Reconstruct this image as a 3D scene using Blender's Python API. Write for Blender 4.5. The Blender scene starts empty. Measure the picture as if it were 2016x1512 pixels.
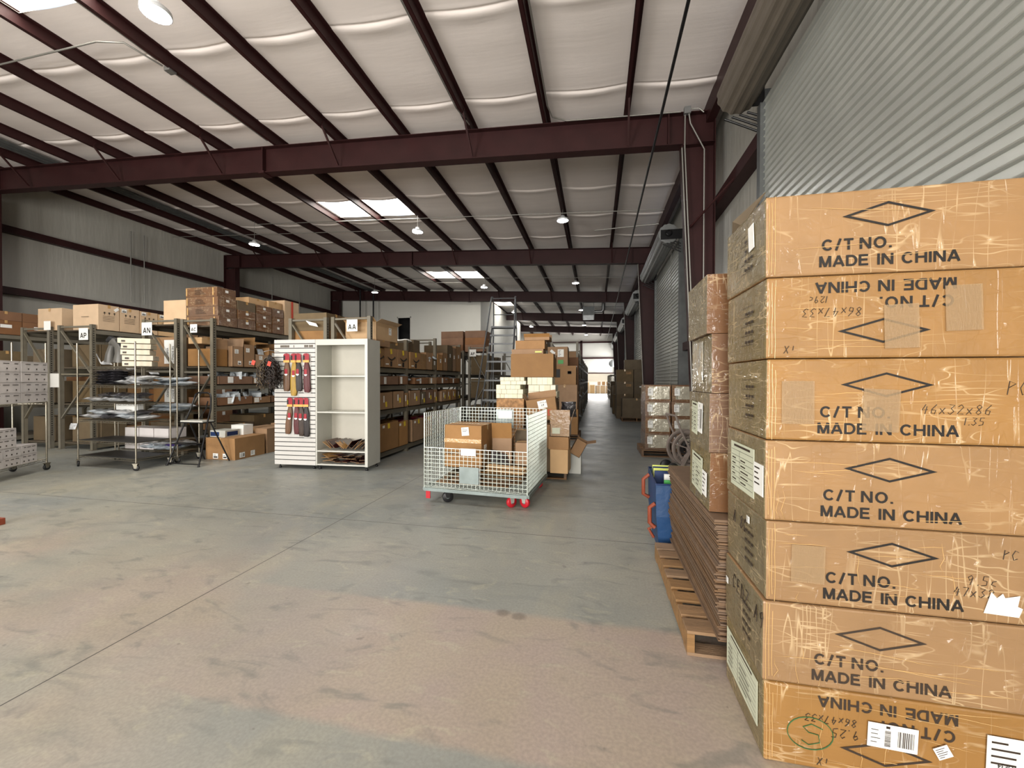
import bpy, math, random
from mathutils import Vector, Matrix, Euler, noise as mnoise
rnd = random.Random(7)
PI = math.pi
sc = bpy.context.scene
C = sc.collection

# ------------------------------------------------------------------ camera
CAM_H, CAM_YAW, CAM_PITCH, CAM_ROLL, CAM_F = 1.56, .2043, -.0096, .002, 793.79
cam_data = bpy.data.cameras.new('camera')
cam_data.sensor_width = 36.0
cam_data.sensor_fit = 'HORIZONTAL'
cam_data.lens = CAM_F / 2016 * 36.0
cam_data.clip_start = .05
cam_data.clip_end = 300
cam = bpy.data.objects.new('camera', cam_data)
C.objects.link(cam)
_f = Vector((-math.sin(CAM_YAW) * math.cos(CAM_PITCH), math.cos(CAM_YAW) * math.cos(CAM_PITCH), math.sin(CAM_PITCH)))
_r = Vector((math.cos(CAM_YAW), math.sin(CAM_YAW), 0))
_u = _r.cross(_f)
_r2 = _r * math.cos(CAM_ROLL) + _u * math.sin(CAM_ROLL)
_u2 = _u * math.cos(CAM_ROLL) - _r * math.sin(CAM_ROLL)
cam.matrix_world = Matrix(((_r2.x, _u2.x, -_f.x, 0), (_r2.y, _u2.y, -_f.y, 0), (_r2.z, _u2.z, -_f.z, CAM_H), (0, 0, 0, 1)))
sc.camera = cam

# ------------------------------------------------------------------ exposure, world, daylight
sc.view_settings.view_transform = 'Standard'
sc.view_settings.look = 'None'
sc.view_settings.gamma = 1.0
sc.view_settings.use_curve_mapping = False
sc.view_settings.exposure = 0.3
sc.cycles.use_denoising = True
sc.cycles.max_bounces = 6
sc.cycles.diffuse_bounces = 4
sc.cycles.glossy_bounces = 3
sc.cycles.transmission_bounces = 4
sc.cycles.transparent_max_bounces = 6
sc.cycles.sample_clamp_indirect = 4.0
sc.cycles.use_fast_gi = False
sc.cycles.caustics_reflective = False
sc.cycles.caustics_refractive = False
world = bpy.data.worlds.new('sky')
sc.world = world
world.use_nodes = True
_n = world.node_tree.nodes
_n['Background'].inputs[0].default_value = (.75, .85, 1, 1)
_n['Background'].inputs[1].default_value = 1.0

def area(name, loc, rot, sx, sy, power, col=(1, 1, 1)):
    d = bpy.data.lights.new(name, 'AREA'); d.shape = 'RECTANGLE'; d.size = sx; d.size_y = sy
    d.energy = power; d.color = col
    o = bpy.data.objects.new(name, d); C.objects.link(o); o.location = loc; o.rotation_euler = rot
    return o
# daylight entering through the open doorways of the back wall and of the far end wall
area('daylight_back_doorway_west', (-8.0, -7.0, 2.3), (PI / 2 + .2, 0, 0), 4.2, 4.4, 1000, (1, .97, .92))
area('daylight_back_doorway_east', (-.9, -7.0, 2.3), (PI / 2 + .2, 0, 0), 4.2, 4.4, 900, (1, .95, .87))
area('daylight_far_doorway', (.45, 50.4, 3.0), (math.radians(-60), 0, 0), 3.0, 2.5, 500, (1, .98, .95))
area('added_light_last_side_door', (2.2, 43.5, 2.3), (PI / 2, 0, PI / 2), 4.2, 4.2, 420, (1, .98, .94))  # lamp added at an assumed, unseen open door to brighten the far end
SKY_E, LAMP_E = 14.0, 110.0

# ------------------------------------------------------------------ materials
def lin(c):
    return tuple((x / 255 / 12.92 if x / 255 <= .04045 else ((x / 255 + .055) / 1.055) ** 2.4) for x in c) + (1.0,)
MATS = {}
def mat(name, col, rough=.6, metal=0., var=0., vscale=6., bump=0., bscale=40., coat=0., rand=0., stretch=None, emit=0., trans=0., alpha=1., spec=.5):
    if name in MATS: return MATS[name]
    m = bpy.data.materials.new(name); m.use_nodes = True; MATS[name] = m
    nt = m.node_tree; N = nt.nodes; L = nt.links; b = N['Principled BSDF']
    b.inputs['Roughness'].default_value = rough; b.inputs['Metallic'].default_value = metal
    b.inputs['Coat Weight'].default_value = coat; b.inputs['Coat Roughness'].default_value = .12
    b.inputs['Transmission Weight'].default_value = trans; b.inputs['Alpha'].default_value = alpha
    b.inputs['Specular IOR Level'].default_value = spec
    c = lin(col); b.inputs['Base Color'].default_value = c
    if emit:
        b.inputs['Emission Color'].default_value = c; b.inputs['Emission Strength'].default_value = emit
    tc = mp = None
    if var or bump or rand:
        tc = N.new('ShaderNodeTexCoord'); mp = N.new('ShaderNodeMapping'); L.new(tc.outputs['Object'], mp.inputs[0])
        if stretch: mp.inputs['Scale'].default_value = stretch
    if var or rand:
        nz = N.new('ShaderNodeTexNoise'); nz.inputs['Scale'].default_value = vscale; nz.inputs['Detail'].default_value = 5
        L.new(mp.outputs[0], nz.inputs[0])
        mr = N.new('ShaderNodeMapRange'); mr.inputs[1].default_value = .3; mr.inputs[2].default_value = .7
        mr.inputs[3].default_value = 1 - var; mr.inputs[4].default_value = 1 + var
        L.new(nz.outputs[0], mr.inputs[0])
        hs = N.new('ShaderNodeHueSaturation'); hs.inputs['Color'].default_value = c
        if rand:
            oi = N.new('ShaderNodeObjectInfo'); m2 = N.new('ShaderNodeMapRange')
            m2.inputs[3].default_value = 1 - rand; m2.inputs[4].default_value = 1 + rand
            L.new(oi.outputs['Random'], m2.inputs[0])
            mu = N.new('ShaderNodeMath'); mu.operation = 'MULTIPLY'
            L.new(m2.outputs[0], mu.inputs[0]); L.new(mr.outputs[0], mu.inputs[1]); L.new(mu.outputs[0], hs.inputs['Value'])
            m3 = N.new('ShaderNodeMapRange'); m3.inputs[3].default_value = 1.12; m3.inputs[4].default_value = .82
            m4 = N.new('ShaderNodeMath'); m4.operation = 'FRACT'; m5 = N.new('ShaderNodeMath'); m5.operation = 'MULTIPLY'; m5.inputs[1].default_value = 7.3
            L.new(oi.outputs['Random'], m5.inputs[0]); L.new(m5.outputs[0], m4.inputs[0]); L.new(m4.outputs[0], m3.inputs[0]); L.new(m3.outputs[0], hs.inputs['Saturation'])
        else:
            L.new(mr.outputs[0], hs.inputs['Value'])
        L.new(hs.outputs[0], b.inputs['Base Color'])
    if bump:
        n2 = N.new('ShaderNodeTexNoise'); n2.inputs['Scale'].default_value = bscale; n2.inputs['Detail'].default_value = 4
        L.new(mp.outputs[0], n2.inputs[0])
        bp = N.new('ShaderNodeBump'); bp.inputs['Strength'].default_value = bump; bp.inputs['Distance'].default_value = .02
        L.new(n2.outputs[0], bp.inputs['Height']); L.new(bp.outputs[0], b.inputs['Normal'])
        if coat: L.new(bp.outputs[0], b.inputs['Coat Normal'])
    return m

def film_mat(name, col, shine=.9, amount=.5, scale=1.0):
    """cardboard under wrinkled stretch film: thin pale creases, highlight streaks painted into the colour, glossy coat"""
    m = mat(name, col, rough=.6, var=.1, vscale=4, coat=shine, rand=.07)
    nt = m.node_tree; N = nt.nodes; L = nt.links; b = N['Principled BSDF']
    tc0 = N.new('ShaderNodeTexCoord'); hs = b.inputs['Base Color'].links[0].from_socket
    oi = N.new('ShaderNodeObjectInfo'); k9 = N.new('ShaderNodeVectorMath'); k9.operation = 'SCALE'; k9.inputs[0].default_value = (7.1, 3.3, 5.7)
    L.new(oi.outputs['Random'], k9.inputs['Scale']); ad9 = N.new('ShaderNodeVectorMath'); ad9.operation = 'ADD'
    L.new(tc0.outputs['Object'], ad9.inputs[0]); L.new(k9.outputs[0], ad9.inputs[1])
    class tc: outputs = {'Object': ad9.outputs[0]}
    outs = []
    for k, (st, sc_) in enumerate((((.9, .9, 11), 1.5), ((11, 11, .9), 1.4), ((1.6, 1.6, 5), 2.0))):
        mp = N.new('ShaderNodeMapping'); mp.inputs['Scale'].default_value = [s * scale for s in st]
        mp.inputs['Rotation'].default_value = (.15 * (k - 1), .12, 0)
        L.new(tc.outputs['Object'], mp.inputs[0])
        nz = N.new('ShaderNodeTexNoise'); nz.inputs['Scale'].default_value = sc_; nz.inputs['Detail'].default_value = 2; nz.inputs['Distortion'].default_value = .1
        L.new(mp.outputs[0], nz.inputs[0])
        s = N.new('ShaderNodeMath'); s.operation = 'SUBTRACT'; s.inputs[1].default_value = .5
        a = N.new('ShaderNodeMath'); a.operation = 'ABSOLUTE'
        r = N.new('ShaderNodeMapRange'); r.inputs[1].default_value = .0; r.inputs[2].default_value = .012; r.inputs[3].default_value = 1; r.inputs[4].default_value = 0
        L.new(nz.outputs[0], s.inputs[0]); L.new(s.outputs[0], a.inputs[0]); L.new(a.outputs[0], r.inputs[0]); outs.append(r.outputs[0])
    mx = N.new('ShaderNodeMath'); mx.operation = 'MAXIMUM'; L.new(outs[0], mx.inputs[0]); L.new(outs[1], mx.inputs[1])
    mx2 = N.new('ShaderNodeMath'); mx2.operation = 'MAXIMUM'; L.new(mx.outputs[0], mx2.inputs[0]); L.new(outs[2], mx2.inputs[1])
    # creases come in patches
    pz = N.new('ShaderNodeTexNoise'); pz.inputs['Scale'].default_value = 4.5 * scale; L.new(tc.outputs['Object'], pz.inputs[0])
    pr = N.new('ShaderNodeMapRange'); pr.inputs[1].default_value = .42; pr.inputs[2].default_value = .62
    L.new(pz.outputs[0], pr.inputs[0])
    mk = N.new('ShaderNodeMath'); mk.operation = 'MULTIPLY'; L.new(mx2.outputs[0], mk.inputs[0]); L.new(pr.outputs[0], mk.inputs[1])
    am = N.new('ShaderNodeMath'); am.operation = 'MULTIPLY'; am.inputs[1].default_value = amount; L.new(mk.outputs[0], am.inputs[0])
    mc = N.new('ShaderNodeMix'); mc.data_type = 'RGBA'; L.new(am.outputs[0], mc.inputs[0]); L.new(hs, mc.inputs[6]); mc.inputs[7].default_value = lin((238, 214, 170))  # pale mix stands in for highlight streaks along the creases
    L.new(mc.outputs[2], b.inputs['Base Color'])
    bn = N.new('ShaderNodeTexNoise'); bn.inputs['Scale'].default_value = 14 * scale; bn.inputs['Detail'].default_value = 3; bn.inputs['Distortion'].default_value = 1.5
    L.new(tc.outputs['Object'], bn.inputs[0])
    ad = N.new('ShaderNodeMath'); ad.operation = 'ADD'; L.new(bn.outputs[0], ad.inputs[0]); L.new(mx2.outputs[0], ad.inputs[1])
    bp = N.new('ShaderNodeBump'); bp.inputs['Strength'].default_value = .55; bp.inputs['Distance'].default_value = .012; L.new(ad.outputs[0], bp.inputs['Height'])
    L.new(bp.outputs[0], b.inputs['Coat Normal'])
    return m

K = {}
K['card'] = mat('cardboard', (150, 114, 76), .75, var=.08, vscale=5, rand=.16, bump=.15, bscale=30)
K['card_light'] = mat('pale_cardboard', (196, 164, 126), .75, var=.06, vscale=5, rand=.08)
K['card_red'] = mat('reddish_cardboard', (126, 88, 58), .7, var=.1, vscale=5, rand=.14)
K['card_dark'] = mat('dull_olive_cardboard', (98, 82, 58), .75, var=.12, vscale=5, rand=.16)
K['card_in'] = mat('inner_cardboard', (150, 116, 78), .8, var=.06)
K['film'] = film_mat('film_wrapped_cardboard', (142, 104, 56), .6, .38)
K['film_side'] = film_mat('film_wrapped_cardboard_shaded_end', (104, 90, 54), .9, .45, 1.6)  # copy for the left ends, their shade worked into the colour
K['film_dark'] = film_mat('film_wrapped_brown_cardboard', (104, 70, 40), .8, .35, 1.2)
K['film_silver'] = mat('crumpled_clear_wrap_over_cartons', (188, 182, 164), .18, metal=.25, var=.25, vscale=5, bump=1.0, bscale=9, coat=1)
K['tape'] = mat('clear_parcel_tape', (190, 152, 100), .15, var=.1, coat=1, bump=.2, bscale=25)
K['paper'] = mat('white_paper', (232, 232, 228), .6)
K['paper_green'] = mat('pale_green_paper', (192, 196, 174), .6, var=.05)
K['ink'] = mat('black_ink', (22, 16, 12), .6)
K['ink_faint'] = mat('faded_black_ink', (50, 38, 28), .6)
K['ink_green'] = mat('green_marker', (38, 96, 52), .6)
K['ink_red'] = mat('red_print', (190, 60, 36), .6)
K['maroon'] = mat('maroon_primed_steel', (50, 25, 25), .5, var=.15, vscale=3, spec=.25)
K['galv'] = mat('galvanised_steel', (150, 152, 152), .38, metal=.75, var=.12, vscale=8)
K['galv_dark'] = mat('dull_galvanised_steel', (96, 98, 98), .5, metal=.6, var=.15, vscale=5)
K['conduit'] = mat('steel_conduit', (150, 148, 142), .4, metal=.6)
K['black'] = mat('black_rubber', (22, 22, 24), .5)
K['blackmetal'] = mat('black_powder_coated_steel', (24, 24, 26), .35, metal=.2)
K['rack'] = mat('grey_beige_rack_steel', (106, 100, 86), .5, var=.1, rand=.05)
K['rackdeck'] = mat('particle_board_deck', (78, 68, 54), .8, var=.15)
K['chrome'] = mat('chrome_wire', (150, 144, 130), .3, metal=.85)
K['wood'] = mat('pallet_wood', (138, 108, 76), .8, var=.22, vscale=3, stretch=(1, 8, 8), rand=.1, bump=.3, bscale=20)
K['wood_dark'] = mat('old_pallet_wood', (116, 88, 62), .85, var=.2, vscale=3, stretch=(1, 8, 8), rand=.1)
K['white'] = mat('white_laminate', (192, 192, 184), .35, var=.02)
K['white_in'] = mat('white_pegboard_back', (184, 180, 168), .5, var=.03)
K['poly'] = mat('grey_poly_mailer_bags', (176, 184, 190), .3, var=.3, vscale=9, bump=1, bscale=14, rand=.15)
K['poly_clear'] = mat('clear_plastic_sleeves', (196, 198, 200), .15, var=.4, vscale=7, bump=1, bscale=12, coat=.8, rand=.2)
K['poly_dark'] = mat('dark_goods_in_plastic', (58, 56, 60), .15, var=.9, vscale=14, bump=1, bscale=20, coat=1)  # high noise contrast paints glints into the dark plastic
K['maroon_goods'] = mat('dark_red_packaged_goods', (84, 22, 34), .35, var=.5, vscale=12, bump=.8, bscale=14, coat=.3)
K['yellow'] = mat('yellow_sticky_note', (226, 198, 52), .6)
K['steelgrey'] = mat('grey_painted_ladder_steel', (84, 86, 88), .4, metal=.3)

# ------------------------------------------------------------------ mesh builder and object helpers
class MB:
    def __init__(s): s.v = []; s.f = []; s.m = []; s.sm = []
    def add(s, vs, fs, m=0, smooth=False):
        o = len(s.v); s.v += [tuple(p) for p in vs]; s.f += [tuple(i + o for i in f) for f in fs]
        s.m += [m] * len(fs); s.sm += [smooth] * len(fs); return s
    def box(s, x0, x1, y0, y1, z0, z1, m=0):
        return s.add([(x0, y0, z0), (x1, y0, z0), (x1, y1, z0), (x0, y1, z0), (x0, y0, z1), (x1, y0, z1), (x1, y1, z1), (x0, y1, z1)],
                     [(0, 3, 2, 1), (4, 5, 6, 7), (0, 1, 5, 4), (1, 2, 6, 5), (2, 3, 7, 6), (3, 0, 4, 7)], m)
    def hexa(s, p, m=0):
        return s.add(p, [(0, 3, 2, 1), (4, 5, 6, 7), (0, 1, 5, 4), (1, 2, 6, 5), (2, 3, 7, 6), (3, 0, 4, 7)], m)
    def bar(s, p, q, w, h, m=0, up=(0, 0, 1)):
        p = Vector(p); q = Vector(q); d = (q - p).normalized(); u = Vector(up)
        if abs(d.dot(u)) > .98: u = Vector((1, 0, 0))
        a = d.cross(u).normalized() * (w / 2); b = a.cross(d).normalized() * (h / 2)
        return s.add([p - a - b, p + a - b, p + a + b, p - a + b, q - a - b, q + a - b, q + a + b, q - a + b],
                     [(0, 1, 2, 3), (7, 6, 5, 4), (0, 4, 5, 1), (1, 5, 6, 2), (2, 6, 7, 3), (3, 7, 4, 0)], m)
    def tube(s, pts, r, n=8, m=0, cap=True):
        pts = [Vector(p) for p in pts]; N = len(pts); o = len(s.v); prev = None; rr = r if isinstance(r, (list, tuple)) else [r] * N
        vs = []
        for i, p in enumerate(pts):
            d = ((pts[min(i + 1, N - 1)] - pts[max(i - 1, 0)])).normalized()
            if prev is None:
                a = d.orthogonal().normalized()
            else:
                a = (prev - d * prev.dot(d)).normalized()
            prev = a; b = d.cross(a)
            for k in range(n):
                t = 2 * PI * k / n; vs.append(p + (a * math.cos(t) + b * math.sin(t)) * rr[i])
        fs = [(i * n + k, i * n + (k + 1) % n, (i + 1) * n + (k + 1) % n, (i + 1) * n + k) for i in range(N - 1) for k in range(n)]
        s.add(vs, fs, m, True)
        if cap: s.add(vs[:n], [tuple(range(n))[::-1]], m); s.add(vs[-n:], [tuple(range(n))], m)
        return s
    def lathe(s, prof, c=(0, 0, 0), n=20, axis='z', m=0, smooth=True):
        vs = []
        for r, h in prof:
            for k in range(n):
                t = 2 * PI * k / n; a, b = r * math.cos(t), r * math.sin(t)
                p = (a, b, h) if axis == 'z' else ((h, a, b) if axis == 'x' else (b, h, a))
                vs.append((p[0] + c[0], p[1] + c[1], p[2] + c[2]))
        fs = [(i * n + k, i * n + (k + 1) % n, (i + 1) * n + (k + 1) % n, (i + 1) * n + k) for i in range(len(prof) - 1) for k in range(n)]
        return s.add(vs, fs, m, smooth)
    def quad(s, a, b, c, d, m=0): return s.add([a, b, c, d], [(0, 1, 2, 3)], m)
    def grid(s, fn, nu, nv, m=0, smooth=True, close=False):
        vs = [fn(i / (nu - 1), j / (nv - 1)) for j in range(nv) for i in range(nu)]
        fs = [(j * nu + i, j * nu + i + 1, (j + 1) * nu + i + 1, (j + 1) * nu + i) for j in range(nv - 1) for i in range(nu - 1)]
        return s.add(vs, fs, m, smooth)
    def build(s, name, mats, parent=None, loc=None, bevel=0, solid=0):
        me = bpy.data.meshes.new(name); me.from_pydata([tuple(v) for v in s.v], [], s.f)
        mats = mats if isinstance(mats, (list, tuple)) else [mats]
        for m in mats: me.materials.append(K[m] if isinstance(m, str) else m)
        me.polygons.foreach_set('material_index', s.m); me.polygons.foreach_set('use_smooth', s.sm); me.update()
        o = bpy.data.objects.new(name, me); C.objects.link(o)
        if parent: o.parent = parent
        if loc: o.location = loc
        if bevel:
            md = o.modifiers.new('bevel', 'BEVEL'); md.width = bevel; md.segments = 2; md.limit_method = 'ANGLE'
        if solid:
            md = o.modifiers.new('solid', 'SOLIDIFY'); md.thickness = solid; md.offset = 0
        return o
def tag(o, label=None, cat=None, group=None, kind=None):
    if label: o['label'] = label
    if cat: o['category'] = cat
    if group: o['group'] = group
    if kind: o['kind'] = kind
    return o
def thing(name, label, cat, loc=(0, 0, 0), rz=0, group=None):
    o = bpy.data.objects.new(name, None); C.objects.link(o); o.empty_display_size = .1
    o.location = loc; o.rotation_euler = (0, 0, rz)
    return tag(o, label, cat, group)
def struct(o, label=None, cat=None, group=None): return tag(o, label, cat, group, 'structure')
FACE = {'-y': (PI / 2, 0, 0), '+x': (PI / 2, 0, PI / 2), '-x': (PI / 2, 0, -PI / 2), '+y': (PI / 2, 0, PI), '+z': (0, 0, 0)}
def text(s, size, loc, face, m, parent, name='printed_text', bold=0, roll=0, sx=1, track=1.0, align='CENTER'):
    cu = bpy.data.curves.new(name, 'FONT'); cu.body = s; cu.size = size; cu.align_x = align; cu.align_y = 'CENTER'
    cu.offset = bold; cu.extrude = .0004; cu.space_character = track; cu.resolution_u = 3
    cu.materials.append(K[m]); o = bpy.data.objects.new(name, cu); C.objects.link(o); o.parent = parent
    o.location = loc; R = Euler(FACE[face]).to_matrix() @ Matrix.Rotation(roll, 3, 'Z'); o.rotation_euler = R.to_euler(); o.scale = (sx, 1, 1)
    return o

# ------------------------------------------------------------------ building dimensions
BAY, Y0F = 7.62, .3627
FR = [Y0F + BAY * k for k in range(-1, 7)]         # frame planes, FR[2] is the nearest one seen
XR, XL, XW = 2.12, -16.95, 2.34
YB, YE = FR[0] + .1, FR[7]                           # back wall and far end wall
RD = .5839
def zb(x): return 5.9451 - .0451 * x                # underside of the rafters
def zp(x): return zb(x) + RD                         # underside of the purlins
def zc(x): return zp(x) + .2                         # roof insulation
PUR = [.5588 - 1.524 * k for k in range(12)]
SKY = [(3.3, 4.5), (11.1, 12.3), (18.72 + .6, 20.6), (27.4, 28.7), (35.0, 36.2), (42.6, 43.8)]  # last skylight is added to brighten the far end wall
SKX = (PUR[6] + .04, PUR[4] - .04)

# ---- floor
def floor_material():
    m = bpy.data.materials.new('polished_concrete'); m.use_nodes = True; nt = m.node_tree; N = nt.nodes; L = nt.links; b = N['Principled BSDF']
    tc = N.new('ShaderNodeTexCoord'); P = tc.outputs['Object']
    def nz(scale, detail=5, dist=0., stretch=None, rot=0):
        mp = N.new('ShaderNodeMapping'); L.new(P, mp.inputs[0]); mp.inputs['Rotation'].default_value = (0, 0, rot)
        if stretch: mp.inputs['Scale'].default_value = stretch
        n = N.new('ShaderNodeTexNoise'); n.inputs['Scale'].default_value = scale; n.inputs['Detail'].default_value = detail; n.inputs['Distortion'].default_value = dist
        L.new(mp.outputs[0], n.inputs[0]); return n.outputs[0]
    def rng(v, a, b_, c=0, d=1):
        r = N.new('ShaderNodeMapRange'); L.new(v, r.inputs[0]); r.inputs[1].default_value = a; r.inputs[2].default_value = b_; r.inputs[3].default_value = c; r.inputs[4].default_value = d; return r.outputs[0]
    def mix(f, a, b_, mode='MIX'):
        x = N.new('ShaderNodeMix'); x.data_type = 'RGBA'; x.blend_type = mode
        if isinstance(f, float): x.inputs[0].default_value = f
        else: L.new(f, x.inputs[0])
        for i, q in ((6, a), (7, b_)):
            if isinstance(q, tuple): x.inputs[i].default_value = lin(q)
            else: L.new(q, x.inputs[i])
        return x.outputs[2]
    def mth(op, a, b_=None):
        x = N.new('ShaderNodeMath'); x.operation = op
        for i, q in ((0, a), (1, b_)):
            if q is None: continue
            if isinstance(q, (int, float)): x.inputs[i].default_value = q
            else: L.new(q, x.inputs[i])
        return x.outputs[0]
    sp = N.new('ShaderNodeSeparateXYZ'); L.new(P, sp.inputs[0]); X, Y = sp.outputs[0], sp.outputs[1]
    base = mix(rng(nz(.35, 6, .6), .38, .62), (140, 144, 141), (160, 158, 146))
    base = mix(rng(nz(1.3, 6, 1.2, (1, 1.8, 1), .3), .52, .72, 0, .55), base, (118, 124, 122))
    base = mix(rng(nz(.9, 6, .8, (1.6, .8, 1)), .55, .75, 0, .5), base, (176, 170, 148))
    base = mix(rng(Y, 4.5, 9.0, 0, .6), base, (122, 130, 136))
    # pinkish slab strip in the foreground with soft uneven edges
    wob = mth('MULTIPLY', mth('SUBTRACT', nz(1.1, 4), .5), 1.6)
    edge = mth('MULTIPLY', mth('SUBTRACT', nz(6, 3), .5), .05)
    Yw = mth('ADD', Y, edge)
    strip = mth('MULTIPLY', rng(Yw, 1.58, 1.63), rng(Yw, 2.6, 2.66, 1, 0))
    strip = mth('MULTIPLY', strip, rng(mth('ADD', X, wob), -3.4, -1.2))
    strip = mth('MAXIMUM', strip, mth('MULTIPLY', mth('MULTIPLY', rng(mth('ADD', Y, wob), 3.9, 2.6), rng(X, -1.2, -2.2)), rng(nz(.8, 4), .42, .6, .1, .75)))
    pink = mix(rng(nz(1.6, 5, .8), .4, .62), (176, 156, 146), (178, 160, 142))
    base = mix(mth('MULTIPLY', strip, .75), base, pink)
    base = mix(rng(nz(3.2, 3, .3), .68, .76, 0, .35), base, (92, 98, 96))
    base = mix(rng(nz(2.2, 8, 1.6, (1, 2.4, 1), .25), .56, .7, 0, .5), base, (104, 110, 106))
    base = mix(rng(nz(4.2, 8, 1.2, (1, 2, 1), .2), .58, .7, 0, .35), base, (186, 180, 158))
    base = mix(rng(nz(60, 6), .35, .65, 0, .28), base, (112, 110, 102))
    base = mix(rng(nz(9, 2, .2), .73, .76, 0, .4), base, (78, 76, 72))
    # two small oil spots
    for sx_, sy_ in ((-.60, 2.62), (-.49, 2.60)):
        dx = mth('MULTIPLY', mth('SUBTRACT', X, sx_), 18.); dy = mth('MULTIPLY', mth('SUBTRACT', Y, sy_), 22.)
        dd = mth('ADD', mth('ADD', mth('MULTIPLY', dx, dx), mth('MULTIPLY', dy, dy)), mth('MULTIPLY', mth('SUBTRACT', nz(12, 3), .5), 1.2))
        base = mix(rng(dd, .2, 1.1, .5, 0), base, (84, 78, 72))
    # saw-cut joints
    def joint(co, at, w=.005):
        return rng(mth('ABSOLUTE', mth('SUBTRACT', co, at)), w * .6, w, 1, 0)
    j = mth('MAXIMUM', joint(Y, 4.017), joint(X, -2.777))
    for k in (1, 2, 3, 4, 5): j = mth('MAXIMUM', j, joint(Y, 4.017 + BAY * k, .008))
    for xx in (-8.9, -15.0): j = mth('MAXIMUM', j, joint(X, xx))
    base = mix(j, base, (58, 56, 52))
    L.new(base, b.inputs['Base Color'])
    L.new(rng(nz(2.5, 5), .3, .7, .34, .52), b.inputs['Roughness'])
    bp = N.new('ShaderNodeBump'); bp.inputs['Strength'].default_value = .12; bp.inputs['Distance'].default_value = .01
    L.new(nz(14, 6), bp.inputs['Height']); L.new(bp.outputs[0], b.inputs['Normal'])
    return m
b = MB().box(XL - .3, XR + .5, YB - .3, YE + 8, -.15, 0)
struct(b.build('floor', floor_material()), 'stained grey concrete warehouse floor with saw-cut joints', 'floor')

# ---- ceiling: white vinyl-faced insulation draped between the purlins, with skylight openings
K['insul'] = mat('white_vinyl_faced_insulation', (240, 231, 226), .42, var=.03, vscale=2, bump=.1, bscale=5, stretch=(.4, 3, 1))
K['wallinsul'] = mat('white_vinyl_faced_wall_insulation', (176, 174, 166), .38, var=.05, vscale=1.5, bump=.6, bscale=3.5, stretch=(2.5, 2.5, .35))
xs = []
edges = [XW] + PUR + [XL]
for a, c in zip(edges[:-1], edges[1:]):
    n = 7
    for i in range(n): xs.append((a + (c - a) * i / n, i / n))
xs.append((XL, 0))
ys = []; y = YB - .2
k = .9 + .9 + math.floor((YB - 1.8) / 1.83) * 1.83
while k < 17:
    ys += [k + q for q in (-.1, -.075, -.05, -.03, -.015, 0, .015, .03, .05, .075, .14) if YB < k + q]; k += 1.83
cuts = sorted([v for s in SKY for v in s])
while y < YE + .3:
    ys.append(y); y += .105
ys += cuts; ys = sorted(ys); ys = [v for i, v in enumerate(ys) if i == 0 or v - ys[i - 1] > .002]
def ceil_z(x, t, y):
    fold = mnoise.noise(Vector((x * .25, y * 1.6, 3.1))) * .014 + mnoise.noise(Vector((x * .5, y * 5., 8.))) * .002
    seam = (y - .9) % 1.83
    s = .026 * math.exp(-((seam - .9) / .022) ** 2) - .03 * math.exp(-((seam - .98) / .10) ** 2)
    w = math.sin(PI * t)
    return zc(x) + .0 - .05 * w + (fold + s) * (.25 + .75 * w)
nx, ny = len(xs), len(ys)
vs = [(x, y, ceil_z(x, t, y)) for y in ys for x, t in xs]
fs = []
for j in range(ny - 1):
    for i in range(nx - 1):
        ym = (ys[j] + ys[j + 1]) / 2; xm = (xs[i][0] + xs[i + 1][0]) / 2
        if SKX[0] < xm < SKX[1] and any(a < ym < c for a, c in SKY): continue
        fs.append((j * nx + i, (j + 1) * nx + i, (j + 1) * nx + i + 1, j * nx + i + 1))
b = MB(); b.add(vs, fs, 0, True)
struct(b.build('ceiling', 'insul'), 'white vinyl-faced roof insulation draped over steel purlins', 'ceiling')
K['skypanel'] = mat('translucent_skylight_panel', (255, 252, 244), .5, emit=SKY_E)
K['curb'] = mat('white_skylight_curb', (228, 222, 214), .6)
for n, (a, c) in enumerate(SKY):
    x0, x1 = SKX
    b = MB(); za, zb_ = zc(x0) + .14, zc(x1) + .14
    b.quad((x0, a, za), (x0, c, za), (x1, c, zb_), (x1, a, zb_), 0)
    for (p, q) in (((x0, a), (x1, a)), ((x1, a), (x1, c)), ((x1, c), (x0, c)), ((x0, c), (x0, a))):
        b.quad((p[0], p[1], zc(p[0]) - .03), (q[0], q[1], zc(q[0]) - .03), (q[0], q[1], zc(q[0]) + .14), (p[0], p[1], zc(p[0]) + .14), 1)
    w = struct(b.build('window_%d' % (n + 1), ['skypanel', 'curb']), ['glowing roof skylight above the near left corner', 'bright roof skylight spanning two purlin bays, nearest full one',
        'second bright skylight, beyond the second roof beam', 'third skylight, seen through the ladder top rails', 'skylight of the fifth roof bay', 'farthest skylight, added to brighten the far end'][n], 'skylight')

# ---- purlins, rafters, columns
def zee(b, x, y0, y1, z0f, h=.2, fl=.065, t=.006):
    z0 = z0f(x); b.box(x - t, x + t, y0, y1, z0, z0 + h); b.box(x - fl, x, y0, y1, z0, z0 + t * 2); b.box(x, x + fl, y0, y1, z0 + h - t * 2, z0 + h)
    b.box(x - fl, x - fl + t, y0, y1, z0, z0 + .02)
for k, x in enumerate(PUR):
    b = MB(); zee(b, x, YB, YE, zp, h=.19)
    struct(b.build('roof_purlin', 'maroon'), 'maroon steel roof purlin, %s counted from the roller-door wall' % ['first', 'second', 'third', 'fourth', 'fifth', 'sixth', 'seventh', 'eighth', 'ninth', 'tenth', 'eleventh', 'twelfth'][k], 'purlin', 'roof purlins')
b = MB().box(XR - .16, XR - .02, YB, YE, zb(XR) + .42, zc(XR) - .02); struct(b.build('eave_strut', 'maroon'), 'maroon eave strut where roof meets the roller-door wall', 'beam')
ORD = ['nearest', 'second', 'third', 'fourth', 'fifth', 'sixth']
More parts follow.
